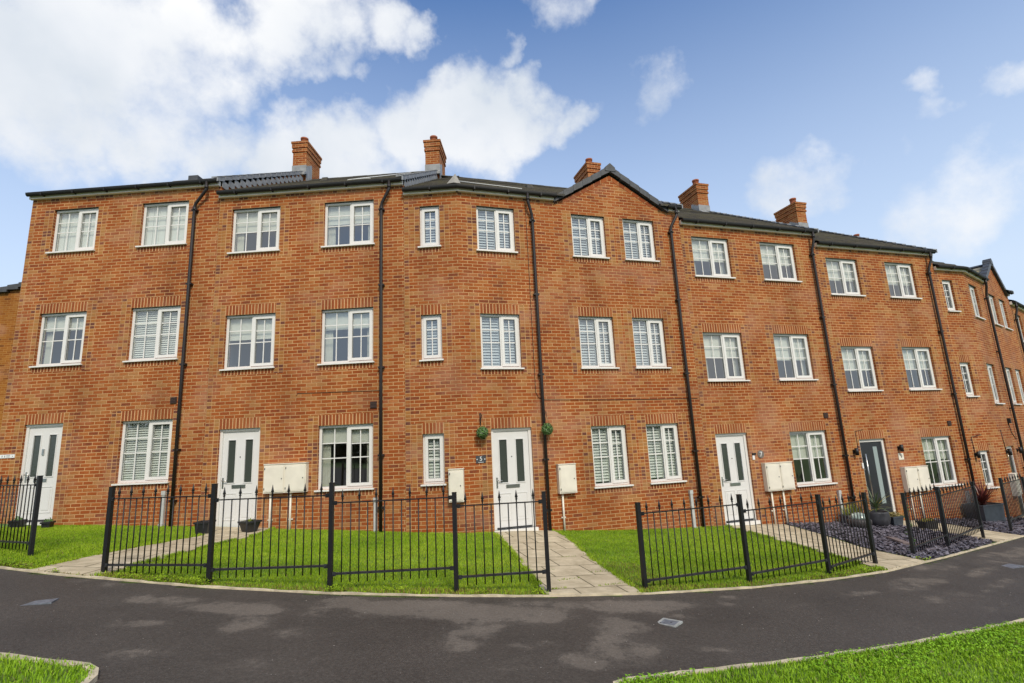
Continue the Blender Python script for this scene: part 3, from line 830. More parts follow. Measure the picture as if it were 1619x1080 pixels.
def wall_face(mb, fr, ua, ub, za, zb, openings, specials, uvo=(0, 0)):
    xs = {ua, ub}; zs = {za, zb}
    for o in openings:
        xs |= {o[0], o[1]}; zs |= {o[2], o[3]}
    for s in specials:
        xs |= {s[0], s[1]}; zs |= {s[2], s[3]}
    xs = sorted(v for v in xs if ua - 1e-6 <= v <= ub + 1e-6)
    zs = sorted(v for v in zs if za - 1e-6 <= v <= zb + 1e-6)
    for i in range(len(xs) - 1):
        if xs[i + 1] - xs[i] < 1e-5: continue
        for j in range(len(zs) - 1):
            if zs[j + 1] - zs[j] < 1e-5: continue
            cx, cz = (xs[i] + xs[i + 1]) / 2, (zs[j] + zs[j + 1]) / 2
            if any(o[0] < cx < o[1] and o[2] < cz < o[3] for o in openings):
                continue
            mi, ox, oz = 0, uvo[0], uvo[1]
            for s in specials:
                if s[0] < cx < s[1] and s[2] < cz < s[3]:
                    mi = s[4]
                    ox, oz = (-s[0] + random.choice((0, 0)) , 0 if mi in (1, 4) else -s[2] + .005)
                    if mi == 1: ox = -s[0] + .1125 * s[5]
                    break
            q = [(xs[i], zs[j]), (xs[i + 1], zs[j]), (xs[i + 1], zs[j + 1]), (xs[i], zs[j + 1])]
            mb.face([fr.P(a, 0, b) for a, b in q], [(a + ox, b + oz) for a, b in q], mi)
    D = .27
    for (u0, u1, z0, z1) in openings:
        P = fr.P
        mb.face([P(u0, 0, z0), P(u0, D, z0), P(u0, D, z1), P(u0, 0, z1)], [(0, z0), (D, z0), (D, z1), (0, z1)], 0)
        mb.face([P(u1, D, z0), P(u1, 0, z0), P(u1, 0, z1), P(u1, D, z1)], [(D, z0), (0, z0), (0, z1), (D, z1)], 0)
        mb.face([P(u0, D, z1), P(u1, D, z1), P(u1, 0, z1), P(u0, 0, z1)], None, 5)  # black lintel soffit; the shadow line above openings is put into its colour
        mb.face([P(u0, 0, z0), P(u1, 0, z0), P(u1, D, z0), P(u0, D, z0)], None, 2)

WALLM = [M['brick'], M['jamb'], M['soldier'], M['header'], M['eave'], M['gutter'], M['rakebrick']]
SEED = [0]
def surrounds(openings, floors):
    sp = []
    for (u0, u1, z0, z1), f in zip(openings, floors):
        SEED[0] += 1
        k = SEED[0] * 7
        def add(*a, kk=0): sp.append((*a, kk))
        zt = z1 + (.225 if f in '01d' else .0)
        if f in '01d':
            add(u0, u1, z1, z1 + .225, 2)
        if f != 'd':
            add(u0 - .02, u1 + .02, z0 - .145, z0, 3)
        zb = z0 - (.145 if f != 'd' else 0)
        add(u0 - .225, u0, zb, zt, 1, kk=k)
        add(u1, u1 + .225, zb, zt, 1, kk=k + 3)
    return sp

def window(root, fr, u0, u1, z0, z1, blind='none', frac=.5, single=False, label=None):
    v0, v1 = .075, .145
    w = u1 - u0
    fw = .055
    mb = MB()
    mb.box(fr, u0, u1, v0, v1, z0, z0 + fw)
    mb.box(fr, u0, u1, v0, v1, z1 - fw, z1)
    mb.box(fr, u0, u0 + fw, v0, v1, z0 + fw, z1 - fw)
    mb.box(fr, u1 - fw, u1, v0, v1, z0 + fw, z1 - fw)
    mb.box(fr, u0 + .004, u1 - .004, v0 - .018, v0 - .001, z1 - .045, z1 - .004)      # drip head
    panes = []
    if single:
        panes.append((u0 + fw, u1 - fw, True))
    else:
        mu = u0 + w * .52
        mb.box(fr, mu - .022, mu + .022, v0, v1, z0 + fw, z1 - fw)
        panes.append((u0 + fw, mu - .022, False))
        panes.append((mu + .022, u1 - fw, True))
    o = mb.build('window', M['upvc'], root)
    if label: o['label'] = label
    zb, zt = z0 + fw, z1 - fw
    gl = MB(); ba = MB()
    for a, b, cas in panes:
        c0, c1, d0, d1 = a, b, zb, zt
        if cas:
            s = .05
            cb = MB()
            vv0, vv1 = v0 - .014, v1 - .012
            cb.box(fr, a - .012, b + .012, vv0, vv1, zb - .012, zb + s)
            cb.box(fr, a - .012, b + .012, vv0, vv1, zt - s, zt + .012)
            cb.box(fr, a - .012, a + s, vv0, vv1, zb + s, zt - s)
            cb.box(fr, b - s, b + .012, vv0, vv1, zb + s, zt - s)
            cb.build('casement', M['upvc'], o)
            c0, c1, d0, d1 = a + s, b - s, zb + s, zt - s
        vg = v0 + .028
        g = MB()
        gk = MB()
        e = .007
        ba.box(fr, c0, c0 + e, vg - .008, vg - .001, d0, d1, 1); ba.box(fr, c1 - e, c1, vg - .008, vg - .001, d0, d1, 1)
        ba.box(fr, c0 + e, c1 - e, vg - .008, vg - .001, d0, d0 + e, 1); ba.box(fr, c0 + e, c1 - e, vg - .008, vg - .001, d1 - e, d1, 1)
        gl.face([fr.P(c0, vg, d0), fr.P(c1, vg, d0), fr.P(c1, vg, d1), fr.P(c0, vg, d1)])
        t = .011
        um = (c0 + c1) / 2
        hh = d1 - d0
        r1, r2 = d1 - hh * .265, d1 - hh * .525
        for (a0, a1) in ((d0 + e, r2 - t), (r2 + t, r1 - t), (r1 + t, d1 - e)):
            ba.box(fr, um - t, um + t, vg - .010, vg - .002, a0, a1)
        for r in (r1, r2):
            ba.box(fr, c0 + e, c1 - e, vg - .011, vg - .002, r - t, r + t)
    gl.build('glass', M['glass'], o)
    ba.build('glazing_bars', [M['upvc'], M['gasket']], o)
    sb = MB()
    P = fr.P
    a, b = u0 - .035, u1 + .035
    sb.box(fr, a, b, -.055, -.002, z0 - .036, z0 - .006)
    sb.box(fr, u0 + .003, u1 - .003, -.002, v0 - .002, z0 - .036, z0 - .003)
    sb.build('sill', M['sillpvc'], o)
    # what hangs behind the glass
    bb = MB()
    v = .168
    ia, ib = u0 + .03, u1 - .03
    if blind in ('venetian', 'shutter'):
        pitch = .050 if blind == 'venetian' else .064
        n = int((z1 - z0 - .06) / pitch)
        segs = [(ia, ib)] if single or blind == 'venetian' else [(ia, u0 + w * .50), (u0 + w * .53, ib)]
        for (sa, sb_) in segs:
            for i in range(n):
                zc = z1 - .05 - i * pitch
                dv, dz = (.013, .0205) if blind == 'venetian' else (.017, .0265)
                th = .0035
                q = [P(sa, v - dv, zc - dz), P(sb_, v - dv, zc - dz), P(sb_, v + dv, zc + dz), P(sa, v + dv, zc + dz)]
                bb.face(q); bb.face([p + np.array([0, 0, th]) for p in q][::-1])
                bb.face([q[0], q[1], q[1] + np.array([0, 0, th]), q[0] + np.array([0, 0, th])])
            if blind == 'shutter':
                bb.box(fr, sa - .01, sa + .02, v - .025, v + .025, z0 + .02, z1 - .02)
                bb.box(fr, sb_ - .02, sb_ + .01, v - .025, v + .025, z0 + .02, z1 - .02)
        bb.box(fr, ia, ib, v - .02, v + .02, z1 - .055, z1 - .01)
        bb.build('slatted_blind', M['blind'] if (blind == 'venetian' or z0 < 2) else M['shutter'], o)  # upper shutters take the greyed tone, ground floor stays white
    elif blind in ('roller', 'drape'):
        zz = z1 - (z1 - z0) * frac
        bb.box(fr, ia, ib, v, v + .006, zz, z1 - .01)
        bb.box(fr, ia, ib, v - .004, v + .010, zz - .025, zz)
        bb.build('roller_blind', M['cream'], o)
    elif blind == 'full':
        nn = 7
        for i in range(nn):
            a0 = ia + (ib - ia) * i / nn; a1 = ia + (ib - ia) * (i + 1) / nn
            bb.box(fr, a0 + .004, a1 - .004, v + .004 * (i % 2), v + .012 + .004 * (i % 2), z0 + .03, z1 - .02)
        bb.build('vertical_blind', M['blind'], o)
    if blind in ('curtain', 'drape'):
        cb = MB()
        for side in (0, 1):
            nf = 5
            wid = .17
            for i in range(nf):
                a0 = (ia + wid * i / nf) if side == 0 else (ib - wid * (i + 1) / nf)
                a1 = a0 + wid / nf
                p = [P(a0, v + .05, z0 - .02), P((a0 + a1) / 2, v + .085, z0 - .02), P(a1, v + .05, z0 - .02)]
                q = [P(a0, v + .05, z1), P((a0 + a1) / 2, v + .085, z1), P(a1, v + .05, z1)]
                cb.face([p[0], p[1], q[1], q[0]]); cb.face([p[1], p[2], q[2], q[1]])
        cb.build('curtain', M['cream'], o)
    return o

def white_door(root, fr, u0, u1, z0=0.0, H=2.1):
    P = fr.P
    w = u1 - u0
    fw = .062
    v0 = .06
    mb = MB()
    mb.box(fr, u0, u0 + fw, v0, v0 + .08, z0 + .03, z0 + H - fw)
    mb.box(fr, u1 - fw, u1, v0, v0 + .08, z0 + .03, z0 + H - fw)
    mb.box(fr, u0, u1, v0, v0 + .08, z0 + H - fw, z0 + H)
    mb.box(fr, u0 + .003, u1 - .003, v0 - .02, v0 - .001, z0 + H - .04, z0 + H - .003)
    mb.box(fr, u0 - .02, u1 + .02, -.06, v0 + .08, z0 - .05, z0 + .03)
    d = mb.build('door', M['upvc'], root)
    a, b = u0 + fw + .004, u1 - fw - .004
    zb, zt = z0 + .034, z0 + H - fw - .005
    gz0, gz1 = z0 + .97, z0 + 1.86
    gw = .165
    ga = a + (b - a) * .155; gb = b - (b - a) * .155
    lf = MB()
    vl = v0 + .024
    lf.box(fr, a, b, vl, vl + .044, zb, gz0); lf.box(fr, a, b, vl, vl + .044, gz1, zt)
    lf.box(fr, a, ga, vl, vl + .044, gz0, gz1); lf.box(fr, ga + gw, gb - gw, vl, vl + .044, gz0, gz1); lf.box(fr, gb, b, vl, vl + .044, gz0, gz1)
    # mouldings round the glass and the two lower panels
    def mould(x0, x1, y0, y1, t=.018, o=.012):
        lf.box(fr, x0 - t, x1 + t, vl - o, vl - .0005, y0 - t, y0); lf.box(fr, x0 - t, x1 + t, vl - o, vl - .0005, y1, y1 + t)
        lf.box(fr, x0 - t, x0, vl - o, vl - .0005, y0, y1); lf.box(fr, x1, x1 + t, vl - o, vl - .0005, y0, y1)
    mould(ga, ga + gw, gz0, gz1); mould(gb - gw, gb, gz0, gz1)
    for x0, x1 in ((ga - .03, (a + b) / 2 - .055), ((a + b) / 2 + .055, gb + .03)):
        mould(x0, x1, z0 + .22, z0 + .74, t=.014, o=.009)
        lf.box(fr, x0 + .04, x1 - .04, vl - .007, vl - .0005, z0 + .26, z0 + .70)
    lf.build('door_leaf', M['white_door'], d)
    for x0 in (ga, gb - gw):
        g = MB(); g.box(fr, x0, x0 + gw, vl + .012, vl + .020, gz0, gz1)
        g.build('glazed_strip', M['doorglass'], d)
    lp = MB()
    c = (a + b) / 2
    lp.box(fr, c - .15, c + .15, vl - .014, vl - .001, z0 + .855, z0 + .925)
    lp.box(fr, c - .125, c + .125, vl - .018, vl - .014, z0 + .868, z0 + .912)
    lp.build('letterbox', M['chrome'], d)
    hd = MB()
    hd.box(fr, a + .028, a + .060, vl - .010, vl - .001, z0 + .86, z0 + 1.08)
    hd.tube([P(a + .044, vl - .01, z0 + 1.02), P(a + .044, vl - .055, z0 + 1.02), P(a + .16, vl - .058, z0 + 1.015)], .010, 8)
    hd.build('handle', M['chrome'], d)
    pp = MB(); pp.tube([P(c, vl - .008, z0 + 1.50), P(c, vl + .01, z0 + 1.50)], .012, 10)
    pp.build('spyhole', M['gutter'], d)
    wb = MB(); wb.box(fr, a + .01, b - .01, vl - .025, vl - .001, zb + .018, zb + .034)
    wb.build('weather_bar', M['gutter'], d)
    return d

def dark_door(root, fr, u0, u1, ornate=False, H=2.1):
    P = fr.P
    fw, v0 = .075, .06
    mb = MB()
    mb.box(fr, u0, u0 + fw, v0, v0 + .08, .03, H - fw)
    mb.box(fr, u1 - fw, u1, v0, v0 + .08, .03, H - fw)
    mb.box(fr, u0, u1, v0, v0 + .08, H - fw, H)
    mb.box(fr, u0 - .02, u1 + .02, -.06, v0 + .08, -.05, .03)
    d = mb.build('door', M['upvc'], root)
    a, b = u0 + fw + .004, u1 - fw - .004
    vl = v0 + .026
    zb, zt = .034, H - fw - .005
    if not ornate:
        ga, gb, gz0, gz1 = a + (b - a) * .60, a + (b - a) * .80, .42, 1.90
    else:
        ga, gb, gz0, gz1 = a + .16, b - .16, .75, 1.88
    lf = MB()
    lf.box(fr, a, b, vl, vl + .044, zb, gz0); lf.box(fr, a, b, vl, vl + .044, gz1, zt)
    lf.box(fr, a, ga, vl, vl + .044, gz0, gz1); lf.box(fr, gb, b, vl, vl + .044, gz0, gz1)
    if ornate:
        for zz in (.25,):
            lf.box(fr, a + .14, b - .14, vl - .01, vl - .001, zz, zz + .34)
    lf.build('door_leaf', M['dark_door'], d)
    g = MB(); g.box(fr, ga, gb, vl + .008, vl + .018, gz0, gz1)
    if ornate:
        c = (ga + gb) / 2
        for s in (-1, 1):
            pts = [P(c + s * (.02 + .10 * abs(math.sin(t * 3.2))), vl + .004, gz0 + .05 + (gz1 - gz0 - .1) * t) for t in np.linspace(0, 1, 16)]
            g.tube(pts, .008, 6, mi=1)
    g.build('glazed_strip', [M['frost'] if not ornate else M['doorglass'], M['chrome']], d)
    hd = MB()
    if not ornate:
        hu = a + .10
        hd.tube([P(hu, vl - .06, .62), P(hu, vl - .06, 1.72)], .016, 10)
        for zz in (.74, 1.60):
            hd.tube([P(hu, vl - .06, zz), P(hu, vl, zz)], .010, 8)
        hd.tube([P(a + .035, vl - .02, 1.32), P(a + .035, vl, 1.32)], .02, 10)
        hd.build('pull_handle', M['chrome'], d)
        lp = MB(); lp.box(fr, (a + b) / 2 - .15, (a + b) / 2 + .15, vl - .014, vl - .001, .17, .25)
        lp.build('letterbox', M['chrome'], d)
    else:
        hd.box(fr, a + .03, a + .06, vl - .01, vl - .001, .9, 1.12)
        hd.tube([P(a + .045, vl - .01, 1.05), P(a + .045, vl - .055, 1.05), P(a + .16, vl - .055, 1.05)], .01, 8)
        hd.build('handle', M['chrome'], d)
    return d

RV, RZ0, RSL, EV = 4.6, 7.60, 0.592, -.15       # ridge distance, eaves height, pitch, eaves overhang
def roof_z(v):
    return RZ0 + (v - EV) * RSL if v <= RV else RZ0 + (2 * RV - v - EV) * RSL
DEP = 9.2

def roof_strip(mb, PA, PB, ua, ub, vstart=EV):
    """stepped tile courses between two stations given by point functions of (v, z)"""
    n = int((RV - vstart) / .275)
    vs = np.linspace(vstart, RV, n + 1)
    for sgn in (0, 1):
        for i in range(n):
            va, vb = vs[i], vs[i + 1]
            za, zb = roof_z(va) + .028, roof_z(vb)
            if sgn:
                va, vb = 2 * RV - va, 2 * RV - vb
            s0, s1 = va * 1.16, vb * 1.16
            q = [PA(va, za), PB(va, za), PB(vb, zb), PA(vb, zb)]
            uv = [(ua, s0), (ub, s0), (ub, s1), (ua, s1)]
            mb.face(q if not sgn else q[::-1], uv if not sgn else uv[::-1])
            lo = za - .05
            q = [PA(va, lo), PB(va, lo), PB(va, za), PA(va, za)]
            mb.face(q if not sgn else q[::-1], [(ua, s0 + .10), (ub, s0 + .10), (ub, s0 + .13), (ua, s0 + .13)])

def ridge_tiles(mb, fr, ua, ub):
    z = roof_z(RV)
    n = max(1, int((ub - ua) / .45))
    for i in range(n):
        a, b = ua + (ub - ua) * i / n, ua + (ub - ua) * (i + 1) / n
        k = .004 * (i % 2)
        p = [fr.P(a, RV - .13, z - .045 + k), fr.P(b, RV - .13, z - .045 + k), fr.P(b, RV, z + .055 + k), fr.P(a, RV, z + .055 + k), ]
        mb.face(p)
        p = [fr.P(a, RV, z + .055 + k), fr.P(b, RV, z + .055 + k), fr.P(b, RV + .13, z - .045 + k), fr.P(a, RV + .13, z - .045 + k)]
        mb.face(p)

def eaves(root, runs):
    """white fascia, black gutter with brackets: runs = [(pointfn(u,v,z), ua, ub, frame)]"""
    for fr, ua, ub in runs:
        fa, gu = MB(), MB()
        fa.box(fr, ua, ub, -.075, -.003, 7.488, 7.60)
        n = 8
        prof = [(-.132 + .052 * math.cos(t), 7.595 + .068 * math.sin(t)) for t in np.linspace(math.pi, 2 * math.pi, n)]
        ring = [(-.184, 7.605)] + prof + [(-.080, 7.605)]
        for i in range(len(ring) - 1):
            (v0, z0), (v1, z1) = ring[i], ring[i + 1]
            gu.face([fr.P(ua, v0, z0), fr.P(ub, v0, z0), fr.P(ub, v1, z1), fr.P(ua, v1, z1)])
        gu.face([fr.P(ua, -.080, 7.605), fr.P(ub, -.080, 7.605), fr.P(ub, -.184, 7.605), fr.P(ua, -.184, 7.605)])
        for u in (ua, ub):
            gu.face([fr.P(u, v, z) for v, z in ring])
        gu.box(fr, ua, ub, -.082, -.076, 7.60, 7.665)
        m = max(1, int(round((ub - ua) / .85)))
        for i in range(m):
            uc = ua + (ub - ua) * (i + .5) / m
            gu.box(fr, uc - .014, uc + .014, -.189, -.078, 7.518, 7.60)
        fa.build('fascia', M['fascia'], root)
        gu.build('gutter', M['gutter'], root)

def downpipe(root, fr, ut, u, zlo, r=.036):
    P = fr.P
    mb = MB()
    mb.tube([P(ut, -.145, 7.56), P(ut, -.145, 7.36), P(ut + (u - ut) * .15, -.14, 7.30), P(ut + (u - ut) * .9, -.085, 7.06), P(u, -.075, 6.98), P(u, -.075, 6.5), P(u, -.075, 3.2), P(u, -.075, zlo)], r, 10)
    for z in (6.9, 5.1, 3.25, 1.4, .35):
        mb.box(fr, u - .062, u + .062, -.10, -.004, z - .02, z + .02)
    for z in (7.42, 6.92):
        mb.tube([P(ut if z > 7.2 else u, -.145 if z > 7.2 else -.075, z - .04), P(ut if z > 7.2 else u, -.145 if z > 7.2 else -.075, z + .05)], r + .007, 10)
    mb.build('downpipe', M['pipe'], root)

def duct(root, fr, u, zlo, zhi=.86):
    mb = MB()
    mb.box(fr, u - .033, u + .033, -.06, -.004, zlo, zhi)
    mb.box(fr, u - .042, u + .042, -.07, -.003, zhi - .085, zhi)
    mb.box(fr, u - .045, u + .045, -.085, -.004, zlo, zlo + .10)
    mb.build('cable_duct', M['greypipe'], root)

def vent(root, fr, u, z):
    mb = MB()
    mb.box(fr, u - .07, u + .07, -.022, -.002, z - .07, z + .07)
    for i in range(4):
        mb.box(fr, u - .06, u + .06, -.032, -.022, z - .052 + i * .032, z - .036 + i * .032)
    mb.build('air_vent', M['vent'], root)

def meter_box(root, fr, u0, u1, z0, z1, doors=2, pipes=(), zlo=-.1):
    mb = MB()
    mb.box(fr, u0, u1, -.13, -.003, z0, z1)
    mb.box(fr, u0 - .008, u1 + .008, -.145, -.003, z1 + .0015, z1 + .018)
    o = mb.build('meter_box', M['mbox'], root)
    n = doors
    for i in range(n):
        a = u0 + (u1 - u0) * i / n + .022; b = u0 + (u1 - u0) * (i + 1) / n - .018
        d = MB()
        d.box(fr, a, b, -.146, -.131, z0 + .025, z1 - .03)
        d.box(fr, a + .02, b - .02, -.150, -.146, z0 + .05, z1 - .055)
        d.box(fr, b - .05, b - .03, -.156, -.150, (z0 + z1) / 2 - .012, (z0 + z1) / 2 + .012, 1)
        for zz in (z0 + .07, z1 - .10):
            d.box(fr, a - .006, a + .012, -.152, -.147, zz, zz + .04, 1)
        d.build('cabinet_door', [M['mbox'], M['gasket']], o)
    for u in pipes:
        p = MB()
        p.tube([fr.P(u, -.045, z0 - .002), fr.P(u, -.045, zlo)], .021, 10)
        p.box(fr, u - .05, u + .05, -.03, -.004, zlo + .32, zlo + .345)
        p.build('service_pipe', M['mbox'], o)

def chimney(root, fr, u0, u1):
    va, vb = 4.18, 5.2
    top = 11.24
    mb = MB()
    mb.box(fr, u0, u1, va, vb, 9.4, top - .33)
    mb.box(fr, u0 - .028, u1 + .028, va - .028, vb + .028, top - .33, top - .255)
    mb.box(fr, u0 - .012, u1 + .012, va - .012, vb + .012, top - .255, top - .18)
    mb.box(fr, u0 - .035, u1 + .035, va - .035, vb + .035, top - .18, top - .03)
    mb.box(fr, u0 - .055, u1 + .055, va - .055, vb + .055, top - .03, top + .045)
    o = mb.build('chimney', M['brick'], root)
    c = fr.P((u0 + u1) / 2, va + .30, top + .045)
    p = MB()
    p.lathe(c, [(.14, 0), (.145, .03), (.115, .05), (.11, .24), (.125, .245), (.128, .30), (.10, .305)], 16)
    p.build('chimney_pot', M['pot'], o)
    f = MB()
    zf = roof_z(va)
    f.box(fr, u0 - .014, u1 + .014, va - .016, va - .002, zf - .1, zf + .27)
    f.hexa([fr.P(u0 - .05, va - .22, roof_z(va - .22) + .035), fr.P(u1 + .05, va - .22, roof_z(va - .22) + .035), fr.P(u1 + .05, va - .016, zf + .05), fr.P(u0 - .05, va - .016, zf + .05)],
           [fr.P(u0 - .05, va - .22, roof_z(va - .22) - .05), fr.P(u1 + .05, va - .22, roof_z(va - .22) - .05), fr.P(u1 + .05, va - .016, zf - .05), fr.P(u0 - .05, va - .016, zf - .05)])
    for s, u in ((-1, u0), (1, u1)):
        n = 5
        for i in range(n):
            v0_, v1_ = va - .014 + (RV - va) * i / n, va - .014 + (RV - va) * (i + 1) / n
            a0, a1 = (u - .014, u - .002) if s < 0 else (u + .002, u + .014)
            f.box(fr, a0, a1, v0_, v1_, roof_z(v0_) - .35, roof_z(v1_) + .20)
    f.build('flashing', M['lead'], o)
    return o

def verge(root, fr, u):
    """stepped dry-verge caps down the front slope at the higher neighbour's edge, lead soaker below"""
    mb = MB()
    L_ = .335
    v = EV - .04
    while v < RV - .62:
        v2 = v + L_ / 1.16 - .022
        za, zb = roof_z(v) + .060, roof_z(v2) + .036
        if roof_z(v) > 0:
            a = [fr.P(u - .13, v, za - .01), fr.P(u + .035, v, za - .01), fr.P(u + .035, v2, zb - .01), fr.P(u - .13, v2, zb - .01)]
            up = np.array([0, 0, .03])
            mb.hexa([p + up for p in a], a)
            mb.hexa([fr.P(u + .035, v, za - .10), fr.P(u + .035, v2, zb - .10), fr.P(u + .035, v2, zb + .02), fr.P(u + .035, v, za + .02)],
                    [fr.P(u + .004, v, za - .10), fr.P(u + .004, v2, zb - .10), fr.P(u + .004, v2, zb + .02), fr.P(u + .004, v, za + .02)])
        v = v2 + .022
    mb.build('verge_caps', M['verge'], root)
    lb = MB()
    v = 0.02
    while v < RV - .5:
        v2 = v + .24
        z = roof_z(v) - .21
        lb.box(fr, u + .006, u + .020, v, v2, z, roof_z(v) - .035)
        v = v2
    lb.build('lead_soaker', M['lead'], root)

def glyphs(name, text, fr, u, z, size, mat, parent, v=-.03, depth=.004):
    cu = bpy.data.curves.new(name, 'FONT')
    cu.body = text
    cu.size = size
    cu.extrude = depth / 2
    cu.align_x = 'CENTER'
    cu.align_y = 'CENTER'
    tmp = bpy.data.objects.new(name + '_tmp', cu)
    COL.objects.link(tmp)
    dg = bpy.context.evaluated_depsgraph_get()
    me = bpy.data.meshes.new_from_object(tmp.evaluated_get(dg))
    bpy.data.objects.remove(tmp)
    off = ROOT[parent.name]
    for vt in me.vertices:
        p = fr.P(u + vt.co.x, v + vt.co.z * -1, z + vt.co.y)
        vt.co = (p[0] - off[0], p[1] - off[1], p[2] - off[2])
    me.materials.clear(); me.materials.append(mat)
    o = bpy.data.objects.new(name, me)
    COL.objects.link(o)
    o.parent = parent
    ROOT[o.name] = off
    return o

def side_wall(mb, fr, u, flip):
    pts = [(0, -.7), (DEP, -.7), (DEP, 7.5), (RV, roof_z(RV) - .03), (0, 7.5)]
    q = [fr.P(u, v, z) for v, z in pts]
    uv = [(v, z) for v, z in pts]
    mb.face(q if not flip else q[::-1], uv if not flip else uv[::-1], 0)

def rooms(root, fr, ua, ub, va=.275, vb=3.4):
    mb = MB()
    for z0, z1 in ((0.03, 2.45), (2.75, 5.15), (5.42, 7.45)):
        P = fr.P
        mb.face([P(ua, vb, z0), P(ub, vb, z0), P(ub, vb, z1), P(ua, vb, z1)])
        mb.face([P(ua, .02, z0), P(ua, vb, z0), P(ua, vb, z1), P(ua, .02, z1)])
        mb.face([P(ub, .02, z0), P(ub, vb, z0), P(ub, vb, z1), P(ub, .02, z1)])
        mb.face([P(ua, .02, z0), P(ub, .02, z0), P(ub, vb, z0), P(ua, vb, z0)])
        mb.face([P(ua, .02, z1), P(ub, .02, z1), P(ub, vb, z1), P(ua, vb, z1)])
    mb.build('interior', M['room'], root)

Z2, Z1, Z0 = (6.12, 7.20), (3.41, 4.63), (.75, 2.07)
B0 = np.array([-1.1, 11.11])
A1, A2, A3 = math.atan(-.05), math.atan(.3067), R(37)
F1L = Fr(B0[0], B0[1], A1, 0)
F2L = Fr(B0[0], B0[1], A2, 0)

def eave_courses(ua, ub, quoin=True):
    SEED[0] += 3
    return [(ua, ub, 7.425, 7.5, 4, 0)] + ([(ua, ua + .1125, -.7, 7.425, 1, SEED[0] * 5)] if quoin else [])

GRP = 'three storey orange brick terraced houses'
def plain_house(fr, W, label, wins, door, dz_low=-.7, left_end=False, right_verge=True, chim=True):
    """wins: (floor, u0, u1, blind, frac)"""
    root = empty('terraced_house', fr.P(0, 0, 0), label, 'house', GRP)
    zz = {'0': Z0, '1': Z1, '2': Z2}
    ops, fl = [], []
    for f, a, b, *_ in wins:
        ops.append((a, b, *zz[f])); fl.append(f)
    if door:
        ops.append((door[0], door[1], 0.0, 2.1)); fl.append('d')
    g = .002
    mb = MB()
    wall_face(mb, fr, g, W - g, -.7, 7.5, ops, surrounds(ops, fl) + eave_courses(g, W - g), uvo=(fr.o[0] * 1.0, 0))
    side_wall(mb, fr, g, True); side_wall(mb, fr, W - g, False)
    mb.face([fr.P(W - g, DEP, -.7), fr.P(g, DEP, -.7), fr.P(g, DEP, 7.5), fr.P(W - g, DEP, 7.5)], [(W, -.7), (0, -.7), (0, 7.5), (W, 7.5)], 0)
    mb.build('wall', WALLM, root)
    rooms(root, fr, .12, W - .12)
    for f, a, b, bl, frac in wins:
        window(root, fr, a, b, *zz[f], blind=bl, frac=frac)
    rf = MB()
    lo = -.03 if left_end else .004
    roof_strip(rf, lambda v, z: fr.P(lo, v, z), lambda v, z: fr.P(W + .0, v, z), lo, W)
    ridge_tiles(rf, fr, lo, W)
    rf.build('roof', M['roof'], root)
    if right_verge: verge(root, fr, W)
    eaves(root, [(fr, lo + .0, W - .012)])
    if chim: chimney(root, fr, W - .38, W + .075)
    return root

